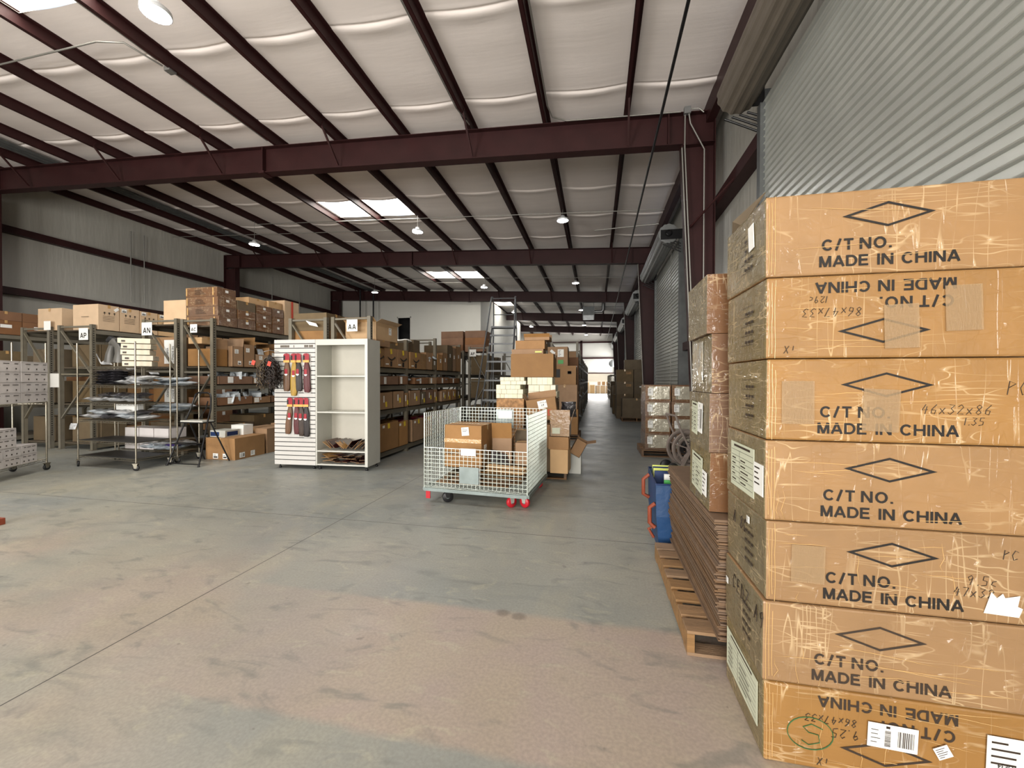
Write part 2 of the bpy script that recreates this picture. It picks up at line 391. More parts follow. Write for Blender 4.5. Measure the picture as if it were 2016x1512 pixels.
for n, y in enumerate(FR[1:7]):
    b = MB(); x0, x1 = XL + .25, XR - .03; w = .11
    def seg(xa, xb_, y0, y1, fa, fb):
        b.hexa([(xa, y0, fa(xa)), (xb_, y0, fa(xb_)), (xb_, y1, fa(xb_)), (xa, y1, fa(xa)), (xa, y0, fb(xa)), (xb_, y0, fb(xb_)), (xb_, y1, fb(xb_)), (xa, y1, fb(xa))])
    seg(x0, x1, y - w, y + w, zb, lambda x: zb(x) + .014)
    seg(x0, x1, y - w, y + w, lambda x: zp(x) - .014, zp)
    seg(x0, x1, y - .006, y + .006, lambda x: zb(x) + .014, lambda x: zp(x) - .014)
    for xx in (-7.45, 1.3, -15.9):
        b.box(xx - .012, xx + .012, y - w - .0, y + w, zb(xx) + .01, zp(xx) - .01)
    b.box(-7.52, -7.38, y - w - .03, y + w, zb(-7.45) - .03, zb(-7.45) + .02)
    r = struct(b.build('rafter_beam', 'maroon'), 'maroon steel rafter beam, %s' % ['just above the camera', 'nearest one in view', 'second one in view', 'third one in view', 'fourth one in view', 'fifth one in view'][n], 'beam')
    b = MB()
    for k in range(0, 12, 2):
        x = PUR[k]
        for s in ((-1, 1) if n else (1,)):
            b.bar((x, y + s * .62, zp(x) + .03), (x + .02, y + s * .1, zb(x) + .04), .035, .035)
            b.bar((x, y + s * .62, zp(x) + .03), (x, y + s * .56, zp(x) + .12), .05, .02)
    b.build('flange_brace', 'maroon', r)
    if n == 0: continue
    # right tapered column
    b = MB(); zt = zp(XR - .3)
    def xi(z): return 1.79 - .27 * min(1, z / 5.85)
    for fl in (0, 1):
        X0 = (lambda z: xi(z)) if fl == 0 else (lambda z: XR - .035)
        X1 = (lambda z: xi(z) + .018) if fl == 0 else (lambda z: XR - .02)
        zz = zb(1.5) if fl == 0 else zt
        b.hexa([(X0(0), y - .11, 0), (X1(0), y - .11, 0), (X1(0), y + .11, 0), (X0(0), y + .11, 0), (X0(zz), y - .11, zz), (X1(zz), y - .11, zz), (X1(zz), y + .11, zz), (X0(zz), y + .11, zz)])
    b.hexa([(xi(0) + .01, y - .006, 0), (XR - .03, y - .006, 0), (XR - .03, y + .006, 0), (xi(0) + .01, y + .006, 0), (xi(9) + .01, y - .006, zb(1.6) - .025), (XR - .03, y - .006, zb(1.6) - .025), (XR - .03, y + .006, zb(1.6) - .025), (xi(9) + .01, y + .006, zb(1.6) - .025)])
    b.box(xi(9), XR - .03, y - .11, y + .11, zb(1.6) - .02, zb(1.6) + .0); b.box(1.72, XR - .02, y - .112, y + .112, 0, .02)
    struct(b.build('steel_column', 'maroon'), 'maroon tapered steel column on the roller-door wall, %s in view' % ORD[n - 1], 'column')
    b = MB(); zt = zp(XL + .5)
    for xa, xb_ in ((XL + .215, XL + .23), (XL + .82, XL + .84)):
        b.box(xa, xb_, y - .12, y + .12, 0, zt if xa < XL + .3 else zb(XL + .9))
    b.box(XL + .23, XL + .80, y - .006, y + .006, 0, zb(XL + .9) - .02)
    struct(b.build('steel_column', 'maroon'), 'maroon steel column on the far left wall, %s' % ['just outside the left edge', 'nearest one seen', 'second one seen', 'beyond the white office', 'last one'][n - 1], 'column')

# ---- walls
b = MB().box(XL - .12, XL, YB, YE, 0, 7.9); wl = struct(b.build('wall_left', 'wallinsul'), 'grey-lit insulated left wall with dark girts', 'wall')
b = MB()
for z in (4.05, 5.83):
    b.box(XL + .01, XL + .21, YB, YE, z, z + .2)
struct(b.build('trim_1', 'maroon'), 'two dark horizontal girts on the left wall', 'girt')
b = MB()
for y in (11.7, 12.15, 18.3, 20.3): b.tube([(XL + .22, y, 4.4), (XL + .22, y, 7.0)], .02, 6)
struct(b.build('trim_2', 'conduit'), 'thin vertical conduits on the left wall', 'conduit')
DOORS = [(1.35, 5.75)] + [(10.82 + BAY * k, 15.12 + BAY * k) for k in range(0, 5)]
DH = 5.0
b = MB(); y = YB
for a, c in DOORS:
    b.box(XW, XW + .12, y, a, 0, 6.9); b.box(XW, XW + .12, a, c, DH, 6.9); y = c
b.box(XW, XW + .12, y, YE, 0, 6.9)
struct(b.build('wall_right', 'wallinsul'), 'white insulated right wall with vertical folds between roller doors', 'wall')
b = MB(); y = YB
spans = []
for a, c in DOORS: spans.append((y, a)); y = c
spans.append((y, YE))
for a, c in spans:
    for z in (2.30, 4.72): b.box(XR + .01, XW - .005, a, c, z, z + .2)
struct(b.build('trim_3', 'maroon'), 'maroon horizontal girts on the right wall beside the roller doors', 'girt')
K['shutter'] = mat('galvanised_shutter_slats', (196, 198, 192), .32, metal=.55, var=.06, vscale=3)
K['coil'] = mat('brown_grey_coiled_curtain', (98, 90, 80), .5, var=.08)
def roller_door(n, a, c, big):
    x = XR - .02; opened = n == 6; step = .09 if big else .1; b = MB(); zz = 0.; prof = []
    if opened: zz = 4.4  # last door assumed raised so the added lamp can shine in
    while zz < DH + .12:
        for dz, dx in ((0, 0), (.66, .0), (.70, -.011), (.76, -.019), (.82, -.022), (.88, -.019), (.94, -.011), (.97, -.001)): prof.append((x + dx, zz + dz * step))
        zz += step
    vs = [(px, y, pz) for y in (a, c) for px, pz in prof]; m = len(prof)
    b.add(vs, [(i, i + 1, m + i + 1, m + i) for i in range(m - 1)])
    d = struct(b.build('door_%d' % n, 'shutter'), 'grey corrugated roller door, %s along the right wall' % ['large one behind the tall carton stack', 'second', 'third', 'fourth', 'fifth', 'farthest'][n - 1], 'roller door')
    b = MB()
    for y in (a, c):
        b.box(x - .06, x + .01, y - .05, y + .05, 0, DH + .1); b.box(x + .01, XW - .001, y - .06 if y == a else y, y if y == a else y + .06, 0, DH + .3)
    b.build('door_guide', 'galv_dark', d)
    b = MB(); R = .235
    zc0, xc0 = 5.27, XR - .33
    N_ = 26; ribs = []
    for k in range(N_ * 2):
        t = 2 * PI * k / (N_ * 2); r = R + (.0 if (k // 2) % 2 else .012); ribs.append((xc0 + r * math.cos(t), zc0 + r * math.sin(t)))
    L_ = len(ribs); vs = [(px, y, pz) for y in (a - .02, c + .02) for px, pz in ribs]
    b.add(vs, [(k, (k + 1) % L_, L_ + (k + 1) % L_, L_ + k) for k in range(L_)]); b.add(vs[:L_], [tuple(range(L_))]); b.add(vs[L_:], [tuple(range(L_))[::-1]])
    b.build('door_coil', 'galv' if n > 1 else 'coil', d)
    for y, s in ((a, -1), (c, 1)):
        b = MB(); b.box(x - .5, x + .02, y + s * .03, y + s * .05, 5.12, 5.36)
        for q in range(4): b.tube([(x - .45 + q * .09, y + s * .05, 5.0 + .02 * q), (x - .02, y + s * .05, 4.78 + .07 * q)], .014, 6)
        b.lathe([(.05, -.02), (.09, 0), (.09, .03), (.05, .05)], (xc0, y + s * .06, zc0), 14, 'y')
        b.build('coil_bracket', 'blackmetal', d)
    if n > 1:
        b = MB(); b.tube([(x - .12, a + .7, .9), (x - .12, a + .7, 5.0)], .006, 5); b.build('pull_chain', 'conduit', d)
for n, (a, c) in enumerate(DOORS): roller_door(n + 1, a, c, n == 0)
# back wall with two open doorways (behind the camera)
b = MB(); y0, y1 = YB - .12, YB
for a, c in ((XL, -10.2), (-5.8, -3.1), (1.3, XR)): b.box(a, c, y0, y1, 0, 7.8)
for a, c in ((-10.2, -5.8), (-3.1, 1.3)): b.box(a, c, y0, y1, 4.6, 7.8)
struct(b.build('wall_back', 'wallinsul'), 'insulated wall behind the camera with two open doorways', 'wall')
# far end wall with low opening into the lit bay beyond
b = MB(); y0, y1 = YE, YE + .12
b.box(XL, -1.2, y0, y1, 0, 7.8); b.box(1.95, XR + .12, y0, y1, 0, 7.0); b.box(-1.2, 1.95, y0, y1, 2.35, 7.2)
K['wallwhite'] = mat('painted_white_wall', (214, 212, 204), .6, var=.03, vscale=1)
struct(b.build('wall_far', 'wallwhite'), 'white far end wall with a low wide opening at the aisle', 'wall')
b = MB(); b.box(XL, XR, YE - .2, YE - .01, 3.95, 4.13); b.box(XL, XR, YE - .2, YE - .01, 2.3, 2.42); b.box(-1.6, -1.45, YE - .2, YE - .01, 0, 6.0)
for xx in (-1.6, -5.5, -9): b.box(xx - .1, xx + .1, YE - .22, YE - .01, 0, 6.0)
b.box(XL, XR, YE - .22, YE - .01, 5.72, 5.9)
struct(b.build('trim_4', 'maroon'), 'dark steel framing on the far end wall', 'girt')
b = MB(); b.box(-4, 5, YE + 5.2, YE + 5.3, 0, 4); b.box(-4, 5, YE + .1, YE + 5.3, 4, 4.1); b.box(-4.1, -4, YE + .1, YE + 5.3, 0, 4); b.box(5, 5.1, YE + .1, YE + 5.3, 0, 4)
struct(b.build('wall_annex', 'wallwhite'), 'white wall of the bright bay beyond the far opening', 'wall')
# white office block on the left
b = MB(); OX, OY0, OY1 = -6.84, FR[4] + .38, 37.0
b.box(XL, -12.3, OY0, OY0 + .15, 0, 7.3); b.box(-11.43, OX, OY0, OY0 + .15, 0, 7.3); b.box(-12.3, -11.43, OY0, OY0 + .15, 0, 3.4); b.box(-12.3, -11.43, OY0, OY0 + .15, 5.5, 7.3)
b.box(OX - .15, OX, OY0 + .15, OY1, 0, 6.8); b.box(XL, OX, OY1 - .15, OY1, 0, 6.8)
b.box(XL + .2, OX - .2, OY0 + 2, OY0 + 2.1, 0, 6.6)
struct(b.build('wall_office', 'wallwhite'), 'white partition wall of the office block at left rear', 'wall')
b = MB(); b.box(-12.34, -12.28, OY0 - .02, OY0 + .17, 3.4, 5.54); b.box(-11.45, -11.39, OY0 - .02, OY0 + .17, 3.4, 5.54); b.box(-12.34, -11.39, OY0 - .02, OY0 + .17, 5.48, 5.54)
b.box(-12.3, -11.43, OY0 + .06, OY0 + .08, 3.4, 5.5, 1)
K['darkglass'] = mat('dark_window_glass', (14, 14, 16), .1)
struct(b.build('window_7', ['wallwhite', 'darkglass']), 'dark upper opening in the white office wall', 'window')
# ------------------------------------------------------------------ ceiling services
K['lampglow'] = mat('led_lens', (255, 255, 255), .4, emit=LAMP_E)
K['lampcase'] = mat('white_lamp_housing', (210, 212, 214), .4)
lamp_names = {0: 'nearest the roller doors', 1: 'middle file', 2: 'left file'}
for r, y in enumerate((4.18, 11.95, 19.75, 27.4, 35.0, 42.5)):
    for q, x in enumerate((-.965, -5.54, -11.63)):
        if r >= 3 and q == 2: continue
        z = 6.25
        pos = ['over the open floor', 'above the near racks', 'beyond the second rafter beam', 'beyond the third rafter beam', 'in the fifth bay', 'in the last bay'][r]
        t = thing('high_bay_lamp', 'lit round high-bay lamp %s, %s' % (pos, lamp_names[q]), 'lamp', (x, y, z), 0, 'round high-bay lamps')
        MB().lathe([(.0, .14), (.06, .14), (.08, .07), (.165, .05), (.17, .0), (.16, -.005)], (0, 0, 0), 24).build('lamp_housing', 'lampcase', t)
        MB().lathe([(0.001, -.012), (.1, -.012), (.155, -.004), (.16, .0)], (0, 0, 0), 24).build('lamp_lens', 'lampglow', t)
        MB().tube([(0, 0, .14), (0, 0, zp(x) - z)], .006, 6).build('hanging_cord', 'conduit', t)
# ------------------------------------------------------------------ cartons
def sticker(parent, face, a, h, w, hh, sx, sy, m='paper', name='paper_label', rot=0, ink=None, seed=0):
    """flat label on one side of a box centred on the origin; a = metres from the side's centre, h = metres above the base"""
    b = MB(); t = .0025
    P = []
    for (u, v) in ((-w / 2, -hh / 2), (w / 2, -hh / 2), (w / 2, hh / 2), (-w / 2, hh / 2)):
        P.append((u * math.cos(rot) - v * math.sin(rot), u * math.sin(rot) + v * math.cos(rot)))
    def put(u, v, d):
        u += a; v += h
        return {'-y': (u, -sy / 2 - d, v), '+y': (-u, sy / 2 + d, v), '+x': (sx / 2 + d, u, v), '-x': (-sx / 2 - d, -u, v), '+z': (u, v - h, h + d)}[face]
    b.hexa([put(*P[0], .0005), put(*P[1], .0005), put(*P[1], t), put(*P[0], t), put(*P[3], .0005), put(*P[2], .0005), put(*P[2], t), put(*P[3], t)])
    if ink:
        r = random.Random(seed + int(w * 1e4))
        def strip(x0, x1, y0, y1):
            Q = []
            for (u, v) in ((x0, y0), (x1, y0), (x1, y1), (x0, y1)):
                u = (u - .5) * w; v = (v - .5) * hh
                Q.append(put(u * math.cos(rot) - v * math.sin(rot), u * math.sin(rot) + v * math.cos(rot), t + .0006))
            b.quad(*Q, m=1)
        if ink == 'lines':
            for k in range(r.randint(3, 5)):
                y = .85 - k * .17; strip(.1, .1 + r.uniform(.3, .75), y - .025, y + .025)
        if ink == 'barcode':
            x = .6
            while x < .92: ww = r.choice((.008, .014, .022)); strip(x, x + ww, .15, .8); x += ww + r.choice((.01, .016))
            x = .34
            y = .1
            while y < .75: ww = r.choice((.012, .02, .034)); strip(.34, .46, y, y + ww); y += ww + r.choice((.014, .02))
            for k in range(4): strip(.06, .06 + r.uniform(.1, .2), .2 + k * .17, .23 + k * .17)
            strip(.36, .44, .84, .94)
        if ink == 'form':
            for k in range(7): strip(.04, .96, .1 + k * .12, .108 + k * .12)
            strip(.4, .408, .1, .82); strip(.15, .85, .9, .95)
            for k in range(5): strip(.07, .07 + r.uniform(.1, .22), .14 + k * .12, .17 + k * .12); strip(.45, .5 + r.uniform(.1, .35), .14 + k * .12, .17 + k * .12)
        if ink == 'bar':
            strip(.12, .88, .15, .45); strip(.12, .6, .62, .72)
    return b.build(name, [m, 'ink_faint'], parent)
def box_body(sx, sy, sz, seed=0, jit=.004, bulge=0.):
    r = random.Random(seed); b = MB(); j = lambda: r.uniform(-jit, jit)
    P = [(sgx * sx / 2 + j(), sgy * sy / 2 + j(), z) for z in (0, sz) for sgx, sgy in ((-1, -1), (1, -1), (1, 1), (-1, 1))]
    return b.hexa(P)
def carton(label, x, y, z, sx, sy, sz, rz=0, m='card', group=None, tape='y', stickers=(), name='carton', cat='box', bevel=.006, seam=True, seed=None, side=None):
    """a closed carton whose base centre is (x, y, z)"""
    seed = seed if seed is not None else rnd.randint(0, 9999)
    b = box_body(sx, sy, sz, seed)
    if seam:   # the shallow gap between the two top flaps, and bottom seam on the ends
        if tape == 'y': b.box(-.0015, .0015, -sy / 2 - .001, sy / 2 + .001, sz - .03, sz + .001, 1)
        else: b.box(-sx / 2 - .001, sx / 2 + .001, -.0015, .0015, sz - .03, sz + .001, 1)
    o = b.build(name, [m, 'ink_faint'], None, bevel=bevel); o.location = (x, y, z); o.rotation_euler = (0, 0, rz)
    if side: o.data.materials.append(K[side]); o.data.polygons[5].material_index = 2
    tag(o, label, cat, group)
    if tape:
        w = .026; t = MB(); e = .0022; d = min(.07, sz * .3)
        if tape == 'y':
            t.box(-w, w, -sy / 2 - e, sy / 2 + e, sz + .0005, sz + e + .0015)
            for s in (-1, 1): t.box(-w, w, s * (sy / 2 + .0062) - .001, s * (sy / 2 + .0062) + .001, sz - d, sz + e)
        else:
            t.box(-sx / 2 - e, sx / 2 + e, -w, w, sz + .0005, sz + e + .0015)
            for s in (-1, 1): t.box(s * (sx / 2 + .0062) - .001, s * (sx / 2 + .0062) + .001, -w, w, sz - d, sz + e)
        t.build('packing_tape', 'tape', o)
    for k, s in enumerate(stickers):
        face, a, h, w, hh = s[:5]; mm = s[5] if len(s) > 5 else 'paper'; ink = s[6] if len(s) > 6 else None; ro = s[7] if len(s) > 7 else 0
        sticker(o, face, a, h, w, hh, sx + .012, sy + .012, mm, 'sticky_note' if mm == 'yellow' else 'paper_label', ro, ink, seed + k)
    return o
def open_carton(label, x, y, z, sx, sy, sz, rz=0, m='card', group=None, flaps=(), stickers=(), name='open_carton', cat='box', tilt=None, seed=0, dip=0.):
    t = .006; b = MB(); hx, hy = sx / 2, sy / 2
    b.box(-hx, hx, -hy, -hy + t, 0, sz); b.box(-hx, hx, hy - t, hy, 0, sz); b.box(-hx, -hx + t, -hy, hy, 0, sz); b.box(hx - t, hx, -hy, hy, 0, sz - dip); b.box(-hx, hx, -hy, hy, 0, t)
    o = b.build(name, [m], None); o.location = (x, y, z); o.rotation_euler = tilt + (rz,) if tilt else (0, 0, rz); tag(o, label, cat, group)
    for side, ln, ang in flaps:      # angle from straight up, outwards
        f = MB(); c, s = math.cos(ang) * ln, math.sin(ang) * ln
        if side == '-y': f.hexa([(-hx, -hy, sz), (hx, -hy, sz), (hx, -hy + .004, sz), (-hx, -hy + .004, sz), (-hx, -hy - s, sz + c), (hx, -hy - s, sz + c), (hx, -hy - s + .004, sz + c), (-hx, -hy - s + .004, sz + c)])
        if side == '+y': f.hexa([(-hx, hy - .004, sz), (hx, hy - .004, sz), (hx, hy, sz), (-hx, hy, sz), (-hx, hy + s - .004, sz + c), (hx, hy + s - .004, sz + c), (hx, hy + s, sz + c), (-hx, hy + s, sz + c)])
        if side == '+x': f.hexa([(hx - .004, -hy, sz), (hx, -hy, sz), (hx, hy, sz), (hx - .004, hy, sz), (hx + s - .004, -hy, sz + c), (hx + s, -hy, sz + c), (hx + s, hy, sz + c), (hx + s - .004, hy, sz + c)])
        if side == '-x': f.hexa([(-hx, -hy, sz), (-hx + .004, -hy, sz), (-hx + .004, hy, sz), (-hx, hy, sz), (-hx - s, -hy, sz + c), (-hx - s + .004, -hy, sz + c), (-hx - s + .004, hy, sz + c), (-hx - s, hy, sz + c)])
        f.build('flap', [m], o)
    for k, s in enumerate(stickers):
        face, a, h, w, hh = s[:5]; mm = s[5] if len(s) > 5 else 'paper'; ink = s[6] if len(s) > 6 else None; ro = s[7] if len(s) > 7 else 0
        sticker(o, face, a, h, w, hh, sx + .002, sy + .002, mm, 'sticky_note' if mm == 'yellow' else 'paper_label', ro, ink, seed + k)
    return o
def pillow_mesh(name, m, seed, sx=.3, sy=.22, t=.05, folds=3.0):
    b = MB(); s0 = seed * 7.7
    def f(sgn):
        def g(u, v):
            x, y = (u - .5) * sx, (v - .5) * sy
            h = t / 2 * (max(0, 1 - abs(2 * u - 1) ** 3) * max(0, 1 - abs(2 * v - 1) ** 3)) ** .6
            n = mnoise.noise(Vector((x * folds * 3 + s0, y * folds * 3, s0))) * t * .75
            return (x + n * .3, y, sgn * h + n * (.3 + 8 * h if t > .02 else 1) + t / 2)
        return g
    b.grid(f(1), 12, 9); b.grid(f(-1), 12, 9)
    return b.build(name, m)
_bag = {}
def bag(label, x, y, z, rz=0, kind='poly', tilt=(0, 0), s=1., group=None, name='poly_mailer_bag', cat='bag', size=(.3, .22, .06)):
    key = (kind, rnd.randint(0, 2), size)
    if key not in _bag:
        o = pillow_mesh(name, kind, len(_bag) + 1, *size); _bag[key] = o.data
        bpy.data.objects.remove(o)
    o = bpy.data.objects.new(name, _bag[key]); C.objects.link(o)
    o.location = (x, y, z); o.rotation_euler = (tilt[0], tilt[1], rz); o.scale = (s, s, s)
    return tag(o, label, cat, group)
def strokes(paths, parent, face, m, r=.0016, name='handwriting', off=0.):
    """marker writing: poly-lines given in metres on the given side plane (a, h)"""
    b = MB()
    for p in paths:
        pts = [{'-y': (a, -off, h), '-x': (-off, -a, h), '+x': (off, a, h)}[face] for a, h in p]
        b.tube(pts, r, 4)
    return b.build(name, m, parent)
def _arc(cx, cy, rx, ry, a0, a1, n=14): return [(cx + rx * math.cos(math.radians(a0 + (a1 - a0) * i / n)), cy + ry * math.sin(math.radians(a0 + (a1 - a0) * i / n))) for i in range(n + 1)]
BT = .195   # stroke weight as a share of the letter height
BL = {'M': (.9, [[(.085, 0), (.085, 1)], [(.815, 0), (.815, 1)], [(.11, 1), (.45, .02)], [(.79, 1), (.45, .02)]]), 'A': (.88, [[(.07, 0), (.44, 1)], [(.81, 0), (.44, 1)], [(.22, .3), (.66, .3)]]),
      'D': (.82, [[(.085, 0), (.085, 1)], [(.085, .915), (.38, .915)] + _arc(.38, .5, .36, .415, 90, -90) + [(.085, .085)]]), 'E': (.74, [[(.085, 0), (.085, 1)], [(.085, .915), (.68, .915)], [(.085, .52), (.64, .52)], [(.085, .085), (.7, .085)]]),
      'I': (.2, [[(.1, 0), (.1, 1)]]), 'N': (.84, [[(.085, 0), (.085, 1)], [(.755, 0), (.755, 1)], [(.11, .97), (.73, .03)]]), 'C': (.84, [_arc(.44, .5, .355, .415, 40, 320)]), 'H': (.82, [[(.085, 0), (.085, 1)], [(.735, 0), (.735, 1)], [(.085, .52), (.735, .52)]]),
      'T': (.76, [[(.02, .915), (.74, .915)], [(.38, 0), (.38, .9)]]), 'O': (.92, [_arc(.46, .5, .375, .415, 0, 360)]), '/': (.42, [[(.04, -.02), (.38, 1.02)]]), '.': (.2, [[(.1, 0), (.1, .17)]]), 'P': (.78, [[(.085, 0), (.085, 1)], [(.085, .915), (.42, .915)] + _arc(.42, .69, .26, .225, 90, -90) + [(.085, .465)]]), 'F': (.7, [[(.085, 0), (.085, 1)], [(.085, .915), (.66, .915)], [(.085, .52), (.6, .52)]]),
      ' ': (.36, []), '-': (.06, [])}
def block(s, h, loc, m, parent, flip=False, sx=1., gap=.14):
    tot = sum(BL[c][0] + gap for c in s) - gap; b = MB(); x = -tot / 2; sg = -1 if flip else 1; lay = 0
    for ch in s:
        wd, st = BL[ch]
        for P in st:
            lay += 1; n = len(P); L_, R_ = [], []
            for i, p in enumerate(P):
                a = P[max(0, i - 1)]; c = P[min(n - 1, i + 1)]
                if ch == 'O' and i in (0, n - 1): a, c = P[n - 2], P[1]
                d = Vector((c[0] - a[0], c[1] - a[1])).normalized(); q = (-d.y * BT / 2, d.x * BT / 2)
                L_.append((p[0] + q[0], p[1] + q[1])); R_.append((p[0] - q[0], p[1] - q[1]))
            V = [(loc[0] + sg * (x + u) * h * sx, loc[1] - .00003 * (lay % 4), loc[2] + sg * (v - .5) * h) for u, v in L_ + R_]
            b.add(V, [(i, n + i, n + i + 1, i + 1) for i in range(n - 1)])
        x += wd + gap
    return b.build('printed_text', m, parent)
# simple marker glyphs on a 1x1 cell
G = {'0': [[(.5, 1), (.15, .75), (.15, .25), (.5, 0), (.85, .25), (.85, .75), (.5, 1)]], '1': [[(.5, 1), (.45, 0)]], '2': [[(.1, .8), (.5, 1), (.85, .75), (.1, .05), (.95, .05)]],
     '3': [[(.1, 1), (.85, .95), (.4, .6), (.85, .3), (.4, 0), (.05, .15)]], '4': [[(.5, 1), (.1, .4), (.9, .45)], [(.7, .8), (.6, 0)]], '5': [[(.9, 1), (.25, 1), (.2, .6), (.8, .5), (.8, .1), (.1, 0)]],
     '6': [[(.8, 1), (.2, .5), (.2, .1), (.7, 0), (.8, .4), (.25, .45)]], '7': [[(.1, 1), (.9, 1), (.4, 0)]], '8': [[(.5, .5), (.15, .8), (.5, 1), (.85, .8), (.15, .2), (.5, 0), (.85, .2), (.5, .5)]],
     '9': [[(.85, .7), (.4, .5), (.2, .8), (.6, 1), (.85, .75), (.6, 0)]], 'x': [[(.1, .6), (.8, .05)], [(.8, .65), (.1, 0)]], '.': [[(.4, 0), (.5, .08)]], 'c': [[(.8, .6), (.3, .5), (.2, .2), (.8, .05)]],
     'E': [[(.9, 1), (.2, .95), (.2, 0), (.9, .05)], [(.2, .5), (.7, .52)]], 'A': [[(.1, 0), (.5, 1), (.8, 0)], [(.2, .4), (.75, .4)]], 'D': [[(.2, 0), (.2, 1), (.8, .6), (.7, .1), (.2, 0)]], 'R': [[(.2, 0), (.2, 1), (.8, .75), (.2, .5), (.9, 0)]],
     'C': [[(.9, .85), (.4, 1), (.1, .5), (.4, 0), (.9, .15)]], 'O': [[(.5, 1), (.1, .5), (.5, 0), (.9, .5), (.5, 1)]], 'P': [[(.2, 0), (.2, 1), (.85, .8), (.2, .5)]], '-': [[(.1, .5), (.8, .5)]], 'X': [[(.1, 1), (.9, 0)], [(.9, 1), (.1, 0)]],
     'Z': [[(.1, 1), (.9, 1), (.1, 0), (.9, 0)]], 'i': [[(.5, .6), (.5, 0)]], ' ': []}
def hand(s, a, h, size, parent, face, m='ink_faint', flip=False, off=0., r=.0014, slant=.15):
    P = []; x = 0
    for ch in s:
        for g in G.get(ch, []):
            q = [((x + px * .62) * size + py * size * slant, py * size) for px, py in g]
            if flip: q = [(-u, -v) for u, v in q]
            P.append([(a + u, h + v) for u, v in q])
        x += .5 if ch in '.1' else .78
    if P: strokes(P, parent, face, m, r, off=off)

# ------------------------------------------------------------------ the tall stack of film-wrapped cartons at right
BX, BYs, BZ = .90, .483, .33
offs = [(0, 0, 0), (-.004, .0, .0), (.004, .004, .004), (.0, 0, 0), (.002, -.002, -.003), (-.002, 0, .0), (-.006, .004, .006)]
stack_words = ['bottom carton of the tall wrapped stack, upside-down print and green circled mark', 'second carton from the bottom of the tall wrapped front stack',
    'third carton from the bottom of the tall stack, torn white paper at its right', 'middle carton of the tall front stack, with green customs form on its end',
    'third carton from the top of the tall stack, two square tape patches', 'second carton from the top of the tall front stack, printed upside-down', 'top carton of the tall film-wrapped front stack, open end flap']
flip = [1, 0, 0, 0, 0, 1, 0]; fade = ['ink_faint', 'ink_faint', 'ink', 'ink', 'ink', 'ink', 'ink']
cdx = [-.02, -.038, -.008, -.016, -.032, -.04, -.023]
K['patch'] = mat('frosted_tape_patch', (176, 148, 112), .5, alpha=.34, bump=.3, bscale=40, stretch=(6, 6, 1))
K['filmfold'] = mat('film_fold_highlight', (206, 168, 112), .15, coat=1)
